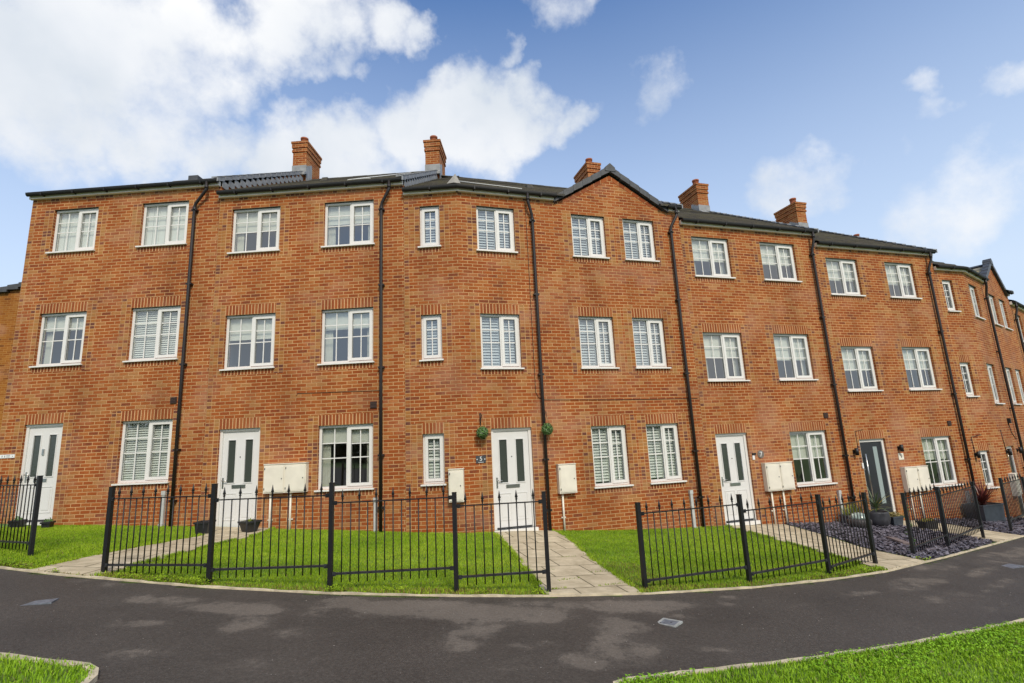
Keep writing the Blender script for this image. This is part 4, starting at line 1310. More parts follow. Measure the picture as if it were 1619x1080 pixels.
def corner_house(frA, wA, frB, label, nar, winsB, doorB, darkdoor=False, nar_blinds=('shutter',) * 3):
    root = empty('terraced_house', frB.P(0, 0, 0), label, 'house', GRP)
    zz = {'0': Z0, '1': Z1, '2': Z2}
    WB = 5.86
    nz = {'2': (6.22, 7.20), '1': (3.63, 4.63), '0': (1.03, 2.05)}
    half = (frB.ang - frA.ang) / 2
    def miter(v, z):
        a = (frA.ang + frB.ang) / 2
        n = np.array([-math.sin(a), math.cos(a), 0])
        return frB.o + n * (v / math.cos(half)) + np.array([0, 0, z])
    g = .002
    mb = MB()
    opsA = [(nar[0], nar[1], *nz[f]) for f in '210']
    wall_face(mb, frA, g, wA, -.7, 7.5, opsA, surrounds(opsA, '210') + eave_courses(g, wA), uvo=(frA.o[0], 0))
    ops, fl = [], []
    for f, a, b, *_ in winsB:
        ops.append((a, b, *zz[f])); fl.append(f)
    ops.append((doorB[0], doorB[1], 0.0, 2.1)); fl.append('d')
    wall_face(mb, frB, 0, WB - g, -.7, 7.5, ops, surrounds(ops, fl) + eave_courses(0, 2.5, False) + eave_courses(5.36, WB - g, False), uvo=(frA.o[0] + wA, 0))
    side_wall(mb, frA, g, True); side_wall(mb, frB, WB - g, False)
    m0, m1 = miter(DEP, -.7), miter(DEP, 7.5)
    mb.face([frA.P(g, DEP, -.7), frA.P(g, DEP, 7.5), m1, m0], None, 0)
    mb.face([m0, m1, frB.P(WB - g, DEP, 7.5), frB.P(WB - g, DEP, -.7)], None, 0)
    # gable
    gl, gr, gp, gz1 = 2.52, 5.36, 3.94, 8.34
    mb.face([frB.P(gl, 0, 7.5), frB.P(gr, 0, 7.5), frB.P(gp, 0, gz1)], [(gl, 7.5), (gr, 7.5), (gp, gz1)], 0)
    sl = (gz1 - 7.5) / (gp - gl)
    hyp = math.hypot(gp - gl, gz1 - 7.5)
    for s in (-1, 1):
        e = gl if s < 0 else gr
        w = .10 * hyp / (gp - gl)
        q = [(e, 7.502), (e - s * .10 / sl * 1.0 * 0 + (-s) * (w / sl), 7.502), (gp, gz1 - w), (gp, gz1)]
        pts = [frB.P(a, -.004, b) for a, b in q]
        uv = [(0, .02), (.1, .12), (hyp, .12), (hyp, .02)]
        mb.face(pts if s < 0 else pts[::-1], uv if s < 0 else uv[::-1], 6)
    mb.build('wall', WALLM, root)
    rooms(root, frA, .12, wA - .1); rooms(root, frB, .12, WB - .12)
    for f, bl in zip('210', nar_blinds):
        window(root, frA, nar[0], nar[1], *nz[f], blind=bl, single=True)
    for f, a, b, bl, frac in winsB:
        window(root, frB, a, b, *zz[f], blind=bl, frac=frac)
    rf = MB()
    roof_strip(rf, lambda v, z: frA.P(.004, v, z), miter, 0, wA)
    roof_strip(rf, miter, lambda v, z: frB.P(gl + .1, v, z), wA, wA + gl + .1)
    roof_strip(rf, lambda v, z: frB.P(gl + .1, v, z), lambda v, z: frB.P(gr - .1, v, z), wA + gl + .1, wA + gr - .1, vstart=.35)
    roof_strip(rf, lambda v, z: frB.P(gr - .1, v, z), lambda v, z: frB.P(WB, v, z), wA + gr - .1, wA + WB)
    ridge_tiles(rf, frB, .2, WB); ridge_tiles(rf, frA, 0, wA - .6)
    rf.build('roof', M['roof'], root)
    # gable roof running back into the main slope, with stepped courses
    gm = MB()
    zt = gz1 + .08
    vb = (zt - RZ0) / RSL + EV + .1
    n = 5
    for s in (-1, 1):
        e = gl - .14 if s < 0 else gr + .14
        ze = 7.5 - .02
        for i in range(n):
            t0, t1 = i / n, (i + 1) / n
            ua, ub = e + (gp - e) * t0, e + (gp - e) * t1
            za, zb = ze + (zt - ze) * t0 + .03, ze + (zt - ze) * t1
            va = (za - RZ0) / RSL + EV + .25; vb_ = (zb - RZ0) / RSL + EV + .25
            q = [frB.P(ua, -.06, za), frB.P(ua, max(va, .2), za), frB.P(ub, max(vb_, .2), zb), frB.P(ub, -.06, zb)]
            gm.face(q if s > 0 else q[::-1])
            q = [frB.P(ua, -.06, za - .05), frB.P(ua, max(va, .2), za - .05), frB.P(ua, max(va, .2), za), frB.P(ua, -.06, za)]
            gm.face(q if s > 0 else q[::-1])
    gm.build('gable_roof', M['roofgrey'], root)
    # dry verge caps on the rakes
    vg = MB()
    for s in (-1, 1):
        e = gl - .16 if s < 0 else gr + .16
        n = 6
        for i in range(n):
            t0, t1 = i / n, (i + 1) / n - .004
            ua, ub = e + (gp - e) * t0, e + (gp - e) * t1
            zb0 = 7.44
            za, zb = zb0 + (zt - zb0) * t0 + .018, zb0 + (zt - zb0) * t1 + .0
            h = .15
            f = [frB.P(ua, -.085, za - .01), frB.P(ub, -.085, zb - .01), frB.P(ub, -.085, zb + h), frB.P(ua, -.085, za + h)]
            bk = [frB.P(ua, .10, za - .01), frB.P(ub, .10, zb - .01), frB.P(ub, .10, zb + h), frB.P(ua, .10, za + h)]
            if s > 0: f, bk = f[::-1], bk[::-1]
            vg.hexa(f, bk)
    zc = zt + .02
    pr = [(-.15, -.02), (.15, -.02), (.13, .09), (0, .20), (-.13, .09)]
    vg.face([frB.P(gp + a, -.10, zc + b) for a, b in pr])
    for i in range(len(pr)):
        (a, b), (c, d) = pr[i], pr[(i + 1) % len(pr)]
        vg.face([frB.P(gp + c, -.10, zc + d), frB.P(gp + a, -.10, zc + b), frB.P(gp + a, .14, zc + b), frB.P(gp + c, .14, zc + d)])
    vg.face([frB.P(gp + a, .14, zc + b) for a, b in pr[::-1]])
    rd = [(-.10, -.02), (0, .05), (.10, -.02)]
    for (a, b), (c, d) in zip(rd[:-1], rd[1:]):
        vg.face([frB.P(gp + a, .14, zc + b), frB.P(gp + c, .14, zc + d), frB.P(gp + c, 1.9, zc + d), frB.P(gp + a, 1.9, zc + b)])
    vg.build('rake_verge', M['dverge'], root)
    # small lead saddle where the roof folds
    hp = MB()
    saddle = nar_blinds[0] == 'shutter'
    mdir = (miter(1, 0) - miter(0, 0)); mdir = mdir / np.linalg.norm(mdir)
    a = miter(EV + .10, roof_z(EV + .10) + .05); top = miter(EV + .55, roof_z(EV + .55) + .14)
    lft = frA.P(wA - .24, .05, roof_z(.05) + .03); rgt = frB.P(.10, .05, roof_z(.05) + .03)
    a = frA.P(wA - .07, -.02, roof_z(-.02) + .05)
    top = frA.P(wA - .08, .34, roof_z(.34) + .26)
    bk = frA.P(wA - .08, .75, roof_z(.75) + .05)
    hp.face([lft, a, top]); hp.face([a, rgt, top]); hp.face([rgt, bk, top]); hp.face([bk, lft, top])
    if saddle: hp.build('hip_saddle', M['saddle'], root)
    verge(root, frB, WB)
    # stop the gutter runs at the bend with a common corner
    eaves(root, [(frA, .004, wA + .03), (frB, -.03, gl - .12), (frB, gr + .12, WB - .012)])
    chimney(root, frB, WB - .38, WB + .075)
    return root

# ------------------------------------------------------------------ the terrace
fA = F1L.sh(-10.30, 0, .575)
hA = plain_house(fA, 4.68, 'leftmost brick terraced house, at the top of the slope, white letter plate beside its door',
    [('2', .58, 1.69, 'full', 1), ('2', 2.77, 3.92, 'full', 1), ('1', .55, 1.69, 'drape', .30), ('1', 2.74, 3.92, 'venetian', 1), ('0', 2.76, 3.94, 'venetian', 1)],
    (.54, 1.44), left_end=True)
white_door(hA, fA, .54, 1.44)
downpipe(hA, fA, 4.42, 4.12, -.18)
duct(hA, fA, 3.90, -.2, .56)
vent(hA, fA, 3.93, 2.47)

fB = F1L.sh(-5.62, 0, .26)
hB = plain_house(fB, 4.38, 'second brick house from the left, twin meter box between its white door and window',
    [('2', .31, 1.47, 'drape', .46), ('2', 2.51, 3.68, 'drape', .44), ('1', .30, 1.46, 'roller', .43), ('1', 2.50, 3.68, 'drape', .34), ('0', 2.50, 3.69, 'drape', .27)],
    (.31, 1.23))
white_door(hB, fB, .31, 1.23)
downpipe(hB, fB, 4.08, 3.88, -.25)
duct(hB, fB, 3.76, -.24, .55)
vent(hB, fB, 3.70, 2.46)
meter_box(hB, fB, 1.42, 2.32, .73, 1.31, 2, (1.54, 1.97), -.14)

fC1 = F1L.sh(-1.24, 0, 0); fC2 = F2L.sh(0, 0, 0)
hC = corner_house(fC1, 1.24, fC2, 'gabled brick house with number 5 plate and two topiary balls by its white door',
    (.36, .82),
    [('2', .44, 1.35, 'shutter', 1), ('1', .44, 1.36, 'shutter', 1), ('2', 2.80, 3.70, 'shutter', 1), ('2', 4.20, 5.09, 'shutter', 1),
     ('1', 2.80, 3.70, 'shutter', 1), ('1', 4.21, 5.09, 'shutter', 1), ('0', 2.91, 3.80, 'shutter', 1), ('0', 4.31, 5.19, 'shutter', 1)],
    (.59, 1.50))
white_door(hC, fC2, .59, 1.50)
downpipe(hC, fC2, 1.66, 1.77, -.05)
downpipe(hC, fC2, 5.70, 5.53, -.40)
duct(hC, fC2, 5.30, -.40, .52)
meter_box(hC, fC2, -.31 + .33, .09 + .33, .67, 1.30, 1) if False else meter_box(hC, fC1, .93, 1.21, .67, 1.30, 1) if False else None
meter_box(hC, fC1, .92, 1.225, .66, 1.30, 1)
meter_box(hC, fC2, 2.02, 2.42, .67, 1.27, 1, (2.11,), -.16)
pl = MB(); pl.box(fC2, .24, .45, -.012, -.002, 1.40, 1.55)
plate = pl.build('number_plate', M['slateplate'], hC)
glyphs('numeral', '5', fC2, .345, 1.485, .12, M['white'], plate, v=-.016)
st = MB()
for u in (.262, .428): st.box(fC2, u - .010, u + .010, -.018, -.013, 1.468, 1.488)
st.box(fC2, .29, .40, -.016, -.0125, 1.412, 1.420)
st.build('plate_studs', M['white'], plate)

fD = F2L.sh(5.86, 0, -.33)
hD = plain_house(fD, 4.39, 'brick terraced house right of the gable, white door with doorbell and grey number 7 disc',
    [('2', .31, 1.47, 'drape', .54), ('2', 2.48, 3.66, 'roller', .52), ('1', .31, 1.49, 'drape', .50), ('1', 2.49, 3.67, 'drape', .55), ('0', 2.55, 3.75, 'roller', .51)],
    (.32, 1.25))
white_door(hD, fD, .32, 1.25)
downpipe(hD, fD, 4.24, 4.19, -.30)
duct(hD, fD, 3.80, -.30, .55)
vent(hD, fD, 3.80, 2.45)
meter_box(hD, fD, 1.55, 2.36, .68, 1.33, 2, (1.70, 2.05), -.12)
nb = MB(); nb.tube([fD.P(1.57, -.016, 1.56), fD.P(1.57, -.003, 1.56)], .095, 20)
disc = nb.build('number_disc', M['vent2'], hD)
glyphs('numeral', '7', fD, 1.57, 1.555, .17, M['white'], disc, v=-.02)
bl = MB(); bl.box(fD, 1.31, 1.37, -.025, -.003, 1.44, 1.54); bl.box(fD, 1.315, 1.42, -.03, -.003, 1.555, 1.60, 1)
bl.build('doorbell', [M['white'], M['gutter']], hD)

fE = F2L.sh(10.25, 0, -.65)
hE = plain_house(fE, 4.53, 'brick terraced house with the charcoal front door, long steel handle and number 9 tile',
    [('2', .32, 1.49, 'drape', .55), ('2', 2.54, 3.69, 'drape', .58), ('1', .32, 1.49, 'roller', .52), ('1', 2.57, 3.74, 'roller', .50), ('0', 2.64, 3.80, 'drape', .46)],
    (.40, 1.32), right_verge=True)
dark_door(hE, fE, .40, 1.32)
downpipe(hE, fE, 4.30, 4.20, -.3)
duct(hE, fE, 3.92, -.3, .55)
vent(hE, fE, 3.83, 2.42)
meter_box(hE, fE, 1.66, 2.50, .67, 1.30, 2, (1.80, 2.15), -.1)
tl = MB(); tl.box(fE, 1.68, 1.86, -.014, -.003, 1.51, 1.68)
tile = tl.build('number_tile', M['mbox'], hE)
glyphs('numeral', '9', fE, 1.77, 1.595, .14, M['gasket'], tile, v=-.018)
def wall_lamp(root, fr, u, z):
    mb = MB()
    mb.box(fr, u - .035, u + .035, -.03, -.003, z - .05, z + .05)
    mb.tube([fr.P(u, -.03, z), fr.P(u, -.09, z)], .02, 8)
    mb.tube([fr.P(u, -.09, z - .09), fr.P(u, -.09, z + .09)], .045, 12)
    o = mb.build('wall_lamp', M['black'], root)
    ln = MB(); ln.tube([fr.P(u, -.09, z - .095), fr.P(u, -.09, z - .0905)], .036, 12)
    ln.build('lamp_lens', M['frost'], o)
wall_lamp(hE, fE, .16, 1.80)
wall_lamp(hE, fE, 1.74, 1.82)
db = MB(); db.box(fE, .345, .39, -.025, -.003, 1.36, 1.50); db.build('doorbell', M['white'], hE)

bF = F2L.P(16.0, 0, 0)
fF1 = F2L.sh(14.78, 0, -1.1); fF2 = Fr(bF[0], bF[1], A3, -1.1)
hF = corner_house(fF1, 1.22, fF2, 'far right gabled brick house curving away, dark leaded door and red leaved planter',
    (.25, .69),
    [('2', .44, 1.35, 'roller', .5), ('1', .44, 1.36, 'roller', .5), ('2', 2.80, 3.70, 'roller', .5), ('2', 4.20, 5.09, 'roller', .5),
     ('1', 2.80, 3.70, 'roller', .5), ('1', 4.21, 5.09, 'roller', .5), ('0', 2.91, 3.80, 'roller', .5), ('0', 4.31, 5.19, 'roller', .5)],
    (.59, 1.50), nar_blinds=('curtain', 'curtain', 'curtain'))
dark_door(hF, fF2, .59, 1.50, ornate=True)
downpipe(hF, fF2, 2.02, 2.10, -.2)
meter_box(hF, fF2, .06, .46, .72, 1.33, 1, zlo=-.2)
wall_lamp(hF, fF1, .08, 1.95)
wall_lamp(hF, fF2, .42, 1.95)
wall_lamp(hF, fF2, 1.78, 1.95)
ss = MB(); ss.box(fF2, 1.40, 1.52, -.08, -.003, 2.78, 2.94); ss.build('security_light', M['gutter'], hF)

fG = fF2.sh(5.86, 0, -.32)
hG = plain_house(fG, 4.4, 'last brick house glimpsed at the right edge beyond the far gable',
    [('2', .45, 1.5, 'roller', .5), ('1', .45, 1.5, 'roller', .5), ('2', 2.6, 3.7, 'roller', .5), ('1', 2.6, 3.7, 'roller', .5), ('0', 2.6, 3.7, 'roller', .5)], (.4, 1.3))
white_door(hG, fG, .4, 1.3)
downpipe(hG, fG, .2, .14, -.2)

# letter plate beside the first door: a few dark strokes, too small to read in the photograph
sg = MB(); sg.box(fA, .06, .42, -.014, -.003, 1.40, 1.475)
sign = sg.build('name_plate', M['white'], hA)
sk = MB()
for u in (.13, .19): sk.box(fA, u, u + .012, -.0175, -.0145, 1.416, 1.458)
for z in (1.420, 1.448): sk.box(fA, .235, .315, -.0175, -.0145, z, z + .008)
sk.box(fA, .365, .385, -.0175, -.0145, 1.43, 1.442)
sk.build('plate_strokes', M['gasket'], sign)
kn = MB(); kn.box(fA, .96, 1.01, .062, .083, 1.43, 1.56); kn.box(fA, .968, 1.002, .058, .062, 1.47, 1.53)
kn.build('door_knocker', M['chrome'], hA)

# surface cables
def cable(root, pts, mat, r=.006, name='cable'):
    mb = MB(); mb.tube(pts, r, 6); mb.build(name, mat, root)
cable(hC, [fC2.P(1.64, -.009, z) for z in np.linspace(7.2, 2.86, 12)] + [fC2.P(1.70, -.009, 2.74), fC2.P(1.84, -.009, 2.69)] +
      [fC2.P(u, -.009, 2.69 - .012 * math.sin((u - 1.84) / 3.9 * 3.14) - .012 * (u - 1.84)) for u in np.linspace(2.0, 5.8, 14)], M['cable'])
cable(hB, [fB.P(2.0, -.009, 2.74), fB.P(2.03, -.009, 2.79), fB.P(2.9, -.009, 2.775), fB.P(3.84, -.009, 2.76)], M['cable'], .005)
cable(hE, [fE.P(.30, -.009, 1.80), fE.P(.32, -.009, 2.0), fE.P(.31, -.009, 2.32), fE.P(.6, -.009, 2.36)], M['cable'], .006)
cable(hF, [fF1.P(.08, -.009, 2.0), fF1.P(.06, -.009, 2.45), fF1.P(.5, -.009, 2.5)], M['cable'], .008)
cable(hF, [fF2.P(.30, -.009, 2.6), fF2.P(.42, -.009, 2.0)], M['cable'], .010)
cable(hF, [fF2.P(1.46, -.009, 2.8), fF2.P(1.6, -.009, 2.5), fF2.P(1.95, -.009, 2.3)], M['cable'], .010)
# white aerial cables lying on the roofs
cable(hB, [fB.P(3.0, .15, roof_z(.15) + .045), fB.P(3.05, .7, roof_z(.7) + .045), fB.P(3.4, 2.0, roof_z(2.0) + .045), fB.P(3.72, 3.4, roof_z(3.4) + .045)], M['whitecable'], .014, 'aerial_cable')
cable(hB, [fB.P(3.15, .08, roof_z(.08) + .05), fB.P(3.4, .22, roof_z(.22) + .05), fB.P(3.55, .12, roof_z(.12) + .045)], M['whitecable'], .012, 'aerial_cable')
cable(hC, [fC2.P(.25, .9, roof_z(.9) + .045), fC2.P(.7, .6, roof_z(.6) + .045), fC2.P(1.2, .35, roof_z(.35) + .045), fC2.P(1.6, .05, roof_z(.05) + .045)], M['whitecable'], .011, 'aerial_cable')
for rt, fr, u, v in ((hB, fB, 1.5, 2.0), (hC, fC2, 2.3, 1.6)):
    t = MB(); z = roof_z(v)
    t.hexa([fr.P(u, v, z + .03), fr.P(u + .2, v, z + .03), fr.P(u + .17, v + .1, z + .19), fr.P(u + .03, v + .1, z + .19)],
           [fr.P(u, v + .3, z + .12), fr.P(u + .2, v + .3, z + .12), fr.P(u + .17, v + .3, z + .24), fr.P(u + .03, v + .3, z + .24)])
    t.build('roof_vent', M['roof'], rt)
# chimneys on A..: flue terminal seen on the left roof
t = MB(); t.box(fA, 3.3, 3.55, .75, .95, roof_z(.8), roof_z(.8) + .13); t.build('roof_vent', M['dverge'], hA)

# ------------------------------------------------------------------ the ochre house behind on the left
fN = Fr(-24.5, 17.0, R(2), 1.0)
nh = empty('detached_house', fN.P(0, 0, 0), 'ochre brick house with dark verge seen behind the left end of the terrace', 'house')
W = 11.0
mb = MB()
zp = lambda u: 5.15 + u * .222
def gpt(u, z): return fN.P(u, 0, z)
mb.face([gpt(0, -1), gpt(W, -1), gpt(W, zp(W)), gpt(0, zp(0))], [(0, -1), (W, -1), (W, zp(W)), (0, zp(0))])
mb.face([fN.P(W, 0, -1), fN.P(W, 9, -1), fN.P(W, 9, zp(W)), fN.P(W, 0, zp(W))], [(0, -1), (9, -1), (9, zp(W)), (0, zp(W))])
mb.face([fN.P(0, 9, -1), fN.P(0, 0, -1), fN.P(0, 0, zp(0)), fN.P(0, 9, zp(0))], [(0, -1), (9, -1), (9, zp(0)), (0, zp(0))])
mb.face([fN.P(W, 9, -1), fN.P(0, 9, -1), fN.P(0, 9, zp(0)), fN.P(W, 9, zp(W))], [(0, -1), (W, -1), (W, zp(W)), (0, zp(0))])
mb.build('wall', M['gold'], nh)
rf = MB()
n = 30
for i in range(n):
    ua, ub = W * i / n - .1, W * (i + 1) / n - .1
    za, zb = zp(ua) + .20, zp(ub) + .06
    f = [fN.P(ua, -.12, za - .16), fN.P(ub, -.12, zb - .10), fN.P(ub, -.12, zb + .10), fN.P(ua, -.12, za)]
    b = [fN.P(ua, 9.1, za - .16), fN.P(ub, 9.1, zb - .10), fN.P(ub, 9.1, zb + .10), fN.P(ua, 9.1, za)]
    rf.hexa(f, b)
rf.build('roof', M['dverge'], nh)

# ------------------------------------------------------------------ railings
def baluster_mesh(name, h_low, h_top, fin):
    mb = MB()
    mb.tube([(0, 0, -h_low), (0, 0, h_top)], .0078, 8)
    if fin:
        mb.tube([(0, 0, h_top), (0, 0, h_top + .018), (0, 0, h_top + .030), (0, 0, h_top + .042), (0, 0, h_top + .054), (0, 0, h_top + .085), (0, 0, h_top + .145)],
                [.0078, .0085, .017, .0085, .0195, .0125, .0015], 8)
    o = mb.build(name, M['black'])
    me = o.data
    bpy.data.objects.remove(o)
    return me
BAL = {True: baluster_mesh('baluster', .945, .01, True), False: baluster_mesh('baluster', .945, 0, False)}
RGRP = 'black metal railings along the front gardens'
def railing(label, posts, ztop, rails):
    """posts: [(x, y)], ztop: post tops, rails: top-rail height of each panel"""
    bx, by = posts[0]
    root = empty('metal_railing', (bx, by, float(gz(bx, by))), label, 'railing', RGRP)
    off = ROOT[root.name]
    for (x, y), zt in zip(posts, ztop):
        f = Fr(x, y, math.atan2(posts[-1][1] - posts[0][1], posts[-1][0] - posts[0][0]), 0)
        mb = MB()
        zg = float(gz(x, y))
        mb.box(f, -.026, .026, -.026, .026, zg - .05, zt)
        mb.box(f, -.029, .029, -.029, .029, zt + .0005, zt + .008)
        mb.build('post', M['black'], root)
    for i, zr in enumerate(rails):
        (x0, y0), (x1, y1) = posts[i], posts[i + 1]
        Ln = math.hypot(x1 - x0, y1 - y0)
        f = Fr(x0, y0, math.atan2(y1 - y0, x1 - x0), 0)
        mb = MB()
        pn = None
        for nm, z, hw, hh, mt_ in (('top_rail', zr - .007, .014, .007, 'black'), ('bottom_rail', zr - .842, .016, .0125, 'railgrey')):
            mb = MB()
            mb.box(f, .028, Ln - .028, -hw, hw, z - hh, z + hh)
            for a, b in ((.028, .075), (Ln - .075, Ln - .028)):
                mb.box(f, a, b, -.024, -hw + .001, z - .024, z + .024)
                mb.tube([f.P((a + b) / 2, -.034, z), f.P((a + b) / 2, -.023, z)], .012, 8)
            o = mb.build(nm, M[mt_], root)
            pn = pn or o
        n = max(3, int(round((Ln - .06) / .1045)) - 1)
        if n % 2 == 0: n += 1
        for k in range(n):
            u = .03 + (Ln - .06) * (k + 1) / (n + 1)
            fin = (k % 2 == 0)
            o = bpy.data.objects.new('baluster', BAL[fin])
            p = f.P(u, 0, zr)
            o.location = (p[0] - off[0], p[1] - off[1], p[2] - off[2])
            COL.objects.link(o)
            o.parent = pn
railing('short run of black railing at the far left in front of the first white door', [(-10.2, 9.35), (-8.75, 8.78), (-7.25, 8.12)], [1.82, 1.72, 1.61], [1.58, 1.49])
railing('longest black railing with four stepped panels, in front of the left and middle lawns', [(-5.49, 7.27), (-3.91, 6.93), (-2.36, 6.82), (-.82, 6.84), (.31, 6.92)], [1.43, 1.42, 1.37, 1.18, 1.13], [1.285, 1.23, 1.135, 1.025])
railing('three panel black railing before the lawn between the two right hand slab paths', [(1.57, 7.28), (3.12, 7.76), (4.56, 8.36), (5.75, 9.13)], [.90, .89, .77, .68], [.77, .675, .57])
railing('two panel black railing in front of the slate bed by the charcoal door', [(6.95, 9.92), (8.31, 10.86), (10.12, 12.18)], [.55, .52, .45], [.46, .36])
railing('black railing at the right edge in front of the far gabled house', [(11.64, 13.18), (13.1, 14.18), (14.55, 15.2)], [.40, .30, .20], [.27, .17])

# ------------------------------------------------------------------ plants and pots
def leaf_ball(mb, c, r, n, s, mi_pale=None, pale=.0):
    c = np.array(c)
    for i in range(n):
        d = rng.normal(0, 1, 3); d /= np.linalg.norm(d)
        rr = r * rng.uniform(.72, 1.0)
        p = c + d * rr
        t = rng.normal(0, 1, 3); t -= d * (t @ d) * .6; t /= np.linalg.norm(t)
        b = np.cross(d, t); b /= np.linalg.norm(b)
        L_ = s * rng.uniform(.7, 1.3)
        mi = 1 if (mi_pale is not None and rng.random() < pale) else 0
        if mi: L_ *= .55
        up = d * L_ * .35
        mb.face([p - t * L_, p + b * L_ * .45 + up, p + t * L_ + up * .5, p - b * L_ * .45 + up], None, mi)

def topiary(fr, u, z, label):
    c = fr.P(u, -.17, z)
    root = empty('topiary_ball', c, label, 'topiary ball', 'hanging topiary balls beside the door')
    mb = MB()
    leaf_ball(mb, c, .128, 760, .022, 1, .16)
    leaf_ball(mb, c, .09, 250, .03)
    mb.build('foliage', [M['leaf'], M['leafpale']], root)
    br = MB()
    br.box(fr, u - .012, u + .012, -.012, -.003, z + .16, z + .42)
    br.tube([fr.P(u, -.010, z + .38), fr.P(u, -.10, z + .40), fr.P(u, -.17, z + .36), fr.P(u, -.17, z + .30)], .006, 6)
    br.tube([fr.P(u, -.010, z + .20), fr.P(u, -.13, z + .37)], .005, 6)
    br.build('bracket', M['black'], root)
    ch = MB()
    for a in (-.05, .05):
        ch.tube([fr.P(u, -.17, z + .30), fr.P(u + a, -.17, z + .11)], .003, 5)
    ch.build('chain', M['black'], root)
topiary(fC2, .36, 2.02, 'leafy topiary ball hanging left of the door numbered 5, above the plate')
topiary(fC2, 1.80, 2.04, 'leafy topiary ball hanging beside the downpipe, right of the door numbered 5')

def blade_leaf(mb, base, ang, elev, length, w, droop=.25, mi=0):
    d = np.array([math.cos(ang) * math.cos(elev), math.sin(ang) * math.cos(elev), math.sin(elev)])
    s = np.array([-math.sin(ang), math.cos(ang), 0])
    base = np.array(base, float)
    n = 5
    prev = None
    for i in range(n + 1):
        t = i / n
        p = base + d * length * t + np.array([0, 0, -droop * length * t * t])
        ww = w * (1 - t) ** .7 * (0.6 + .8 * min(t * 3, 1)) / 1.4 + .0008
        cur = (p - s * ww, p + s * ww)
        if prev is not None:
            mb.face([prev[0], prev[1], cur[1], cur[0]], None, mi)
        prev = cur

def square_pot(mb, f, h, wt, wb, d=None):
    dt, db = (d, d * wb / wt) if d else (wt, wb)
    P = f.P
    def ring(w, dd, z): return [P(-w / 2, -dd / 2, z), P(w / 2, -dd / 2, z), P(w / 2, dd / 2, z), P(-w / 2, dd / 2, z)]
    a, b, c, e, g = ring(wb, db, 0), ring(wt, dt, h), ring(wt + .03, dt + .03, h - .035), ring(wt + .03, dt + .03, h), ring(wt - .03, dt - .03, h)
    c0 = ring(wt * .985, dt * .985, h - .035)
    k = ring(wt - .04, dt - .04, h - .04)
    for r0, r1 in ((a, c0), (c0, c), (c, e), (e, g), (g, k)):
        for i in range(4):
            j = (i + 1) % 4
            mb.face([r0[i], r0[j], r1[j], r1[i]])
    mb.face(a[::-1])
    return k

def pot_thing(name, x, y, ang, h, wt, wb, mat, label, cat, d=None):
    z = float(gz(x, y))
    root = empty(name, (x, y, z), label, cat)
    f = Fr(x, y, ang, z)
    mb = MB(); k = square_pot(mb, f, h, wt, wb, d)
    mb.build('pot', mat, root)
    sb = MB(); sb.face(k); sb.build('soil', M['soil'], root)
    return root, f, np.mean(k, 0)

r_, f_, t_ = pot_thing('planter', -6.10, 10.55, A1 + .1, .24, .26, .21, M['potblack'], 'empty black square pot left of the second house door, half behind a railing post', 'planter')
r_, f_, t_ = pot_thing('planter', -5.35, 10.80, A1 - .5, .23, .29, .18, M['potblack'], 'black tapered pot with a small green plant right of the second house door', 'planter')
mb = MB()
for i in range(26): blade_leaf(mb, t_ + rng.normal(0, .03, 3) * [1, 1, 0], rng.uniform(0, 6.28), rng.uniform(.5, 1.4), rng.uniform(.08, .2), .012, .3)
mb.build('foliage', M['lime'], r_)
for xx, yy, s, lb in ((-10.35, 11.2, .16, 'small black pot beside the first white door, behind the far left railing'), (-9.72, 11.2, .13, 'smallest black pot in front of the first white door')):
    r_, f_, t_ = pot_thing('planter', xx, yy, .2, s, s * 1.2, s, M['potblack'], lb, 'planter')
    mb = MB(); leaf_ball(mb, t_ + [0, 0, .04], .07, 60, .025); mb.build('foliage', M['leaf'], r_)

# charcoal-door garden
nrm2 = F2L.n
def on2(u, v):
    p = F2L.P(u, -v, 0); return p[0], p[1]
x, y = on2(9.72, .30)
r_, f_, t_ = pot_thing('trough_planter', x, y, A2, .26, .62, .58, M['potblue'], 'long slate blue trough of lime and yellow grasses by the downpipe', 'planter', d=.26)
mb = MB()
for i in range(150):
    u = rng.uniform(-.27, .27)
    b = f_.P(u, rng.uniform(-.08, .08), .22)
    blade_leaf(mb, b, rng.uniform(0, 6.28), rng.uniform(.9, 1.5), rng.uniform(.22, .50), .007, .25, 0 if u < .12 else 1)
for i in range(10):
    b = f_.P(.22 + rng.normal(0, .03), 0, .24); blade_leaf(mb, b, rng.uniform(0, 6.28), rng.uniform(1.2, 1.5), rng.uniform(.4, .55), .012, .1, 2)
mb.build('foliage', [M['lime'], M['yellowleaf'], M['orangeleaf']], r_)

x, y = on2(10.10, .62)
z = float(gz(x, y))
r_ = empty('yucca_pot', (x, y, z), 'spiky yucca in a round charcoal pot left of the charcoal door', 'potted plant')
mb = MB(); mb.lathe((x, y, z), [(.16, 0), (.23, .08), (.26, .20), (.24, .32), (.245, .36), (.21, .36), (.20, .32)], 24)
mb.build('pot', M['potgrey'], r_)
mb = MB()
for i in range(70):
    blade_leaf(mb, (x, y, z + .36 + rng.uniform(0, .12)), rng.uniform(0, 6.28), rng.uniform(.05, 1.45), rng.uniform(.35, .72), .016, rng.uniform(.1, .35), 0 if rng.random() < .8 else 1)
mb.build('foliage', [M['yucca'], M['yellowleaf']], r_)

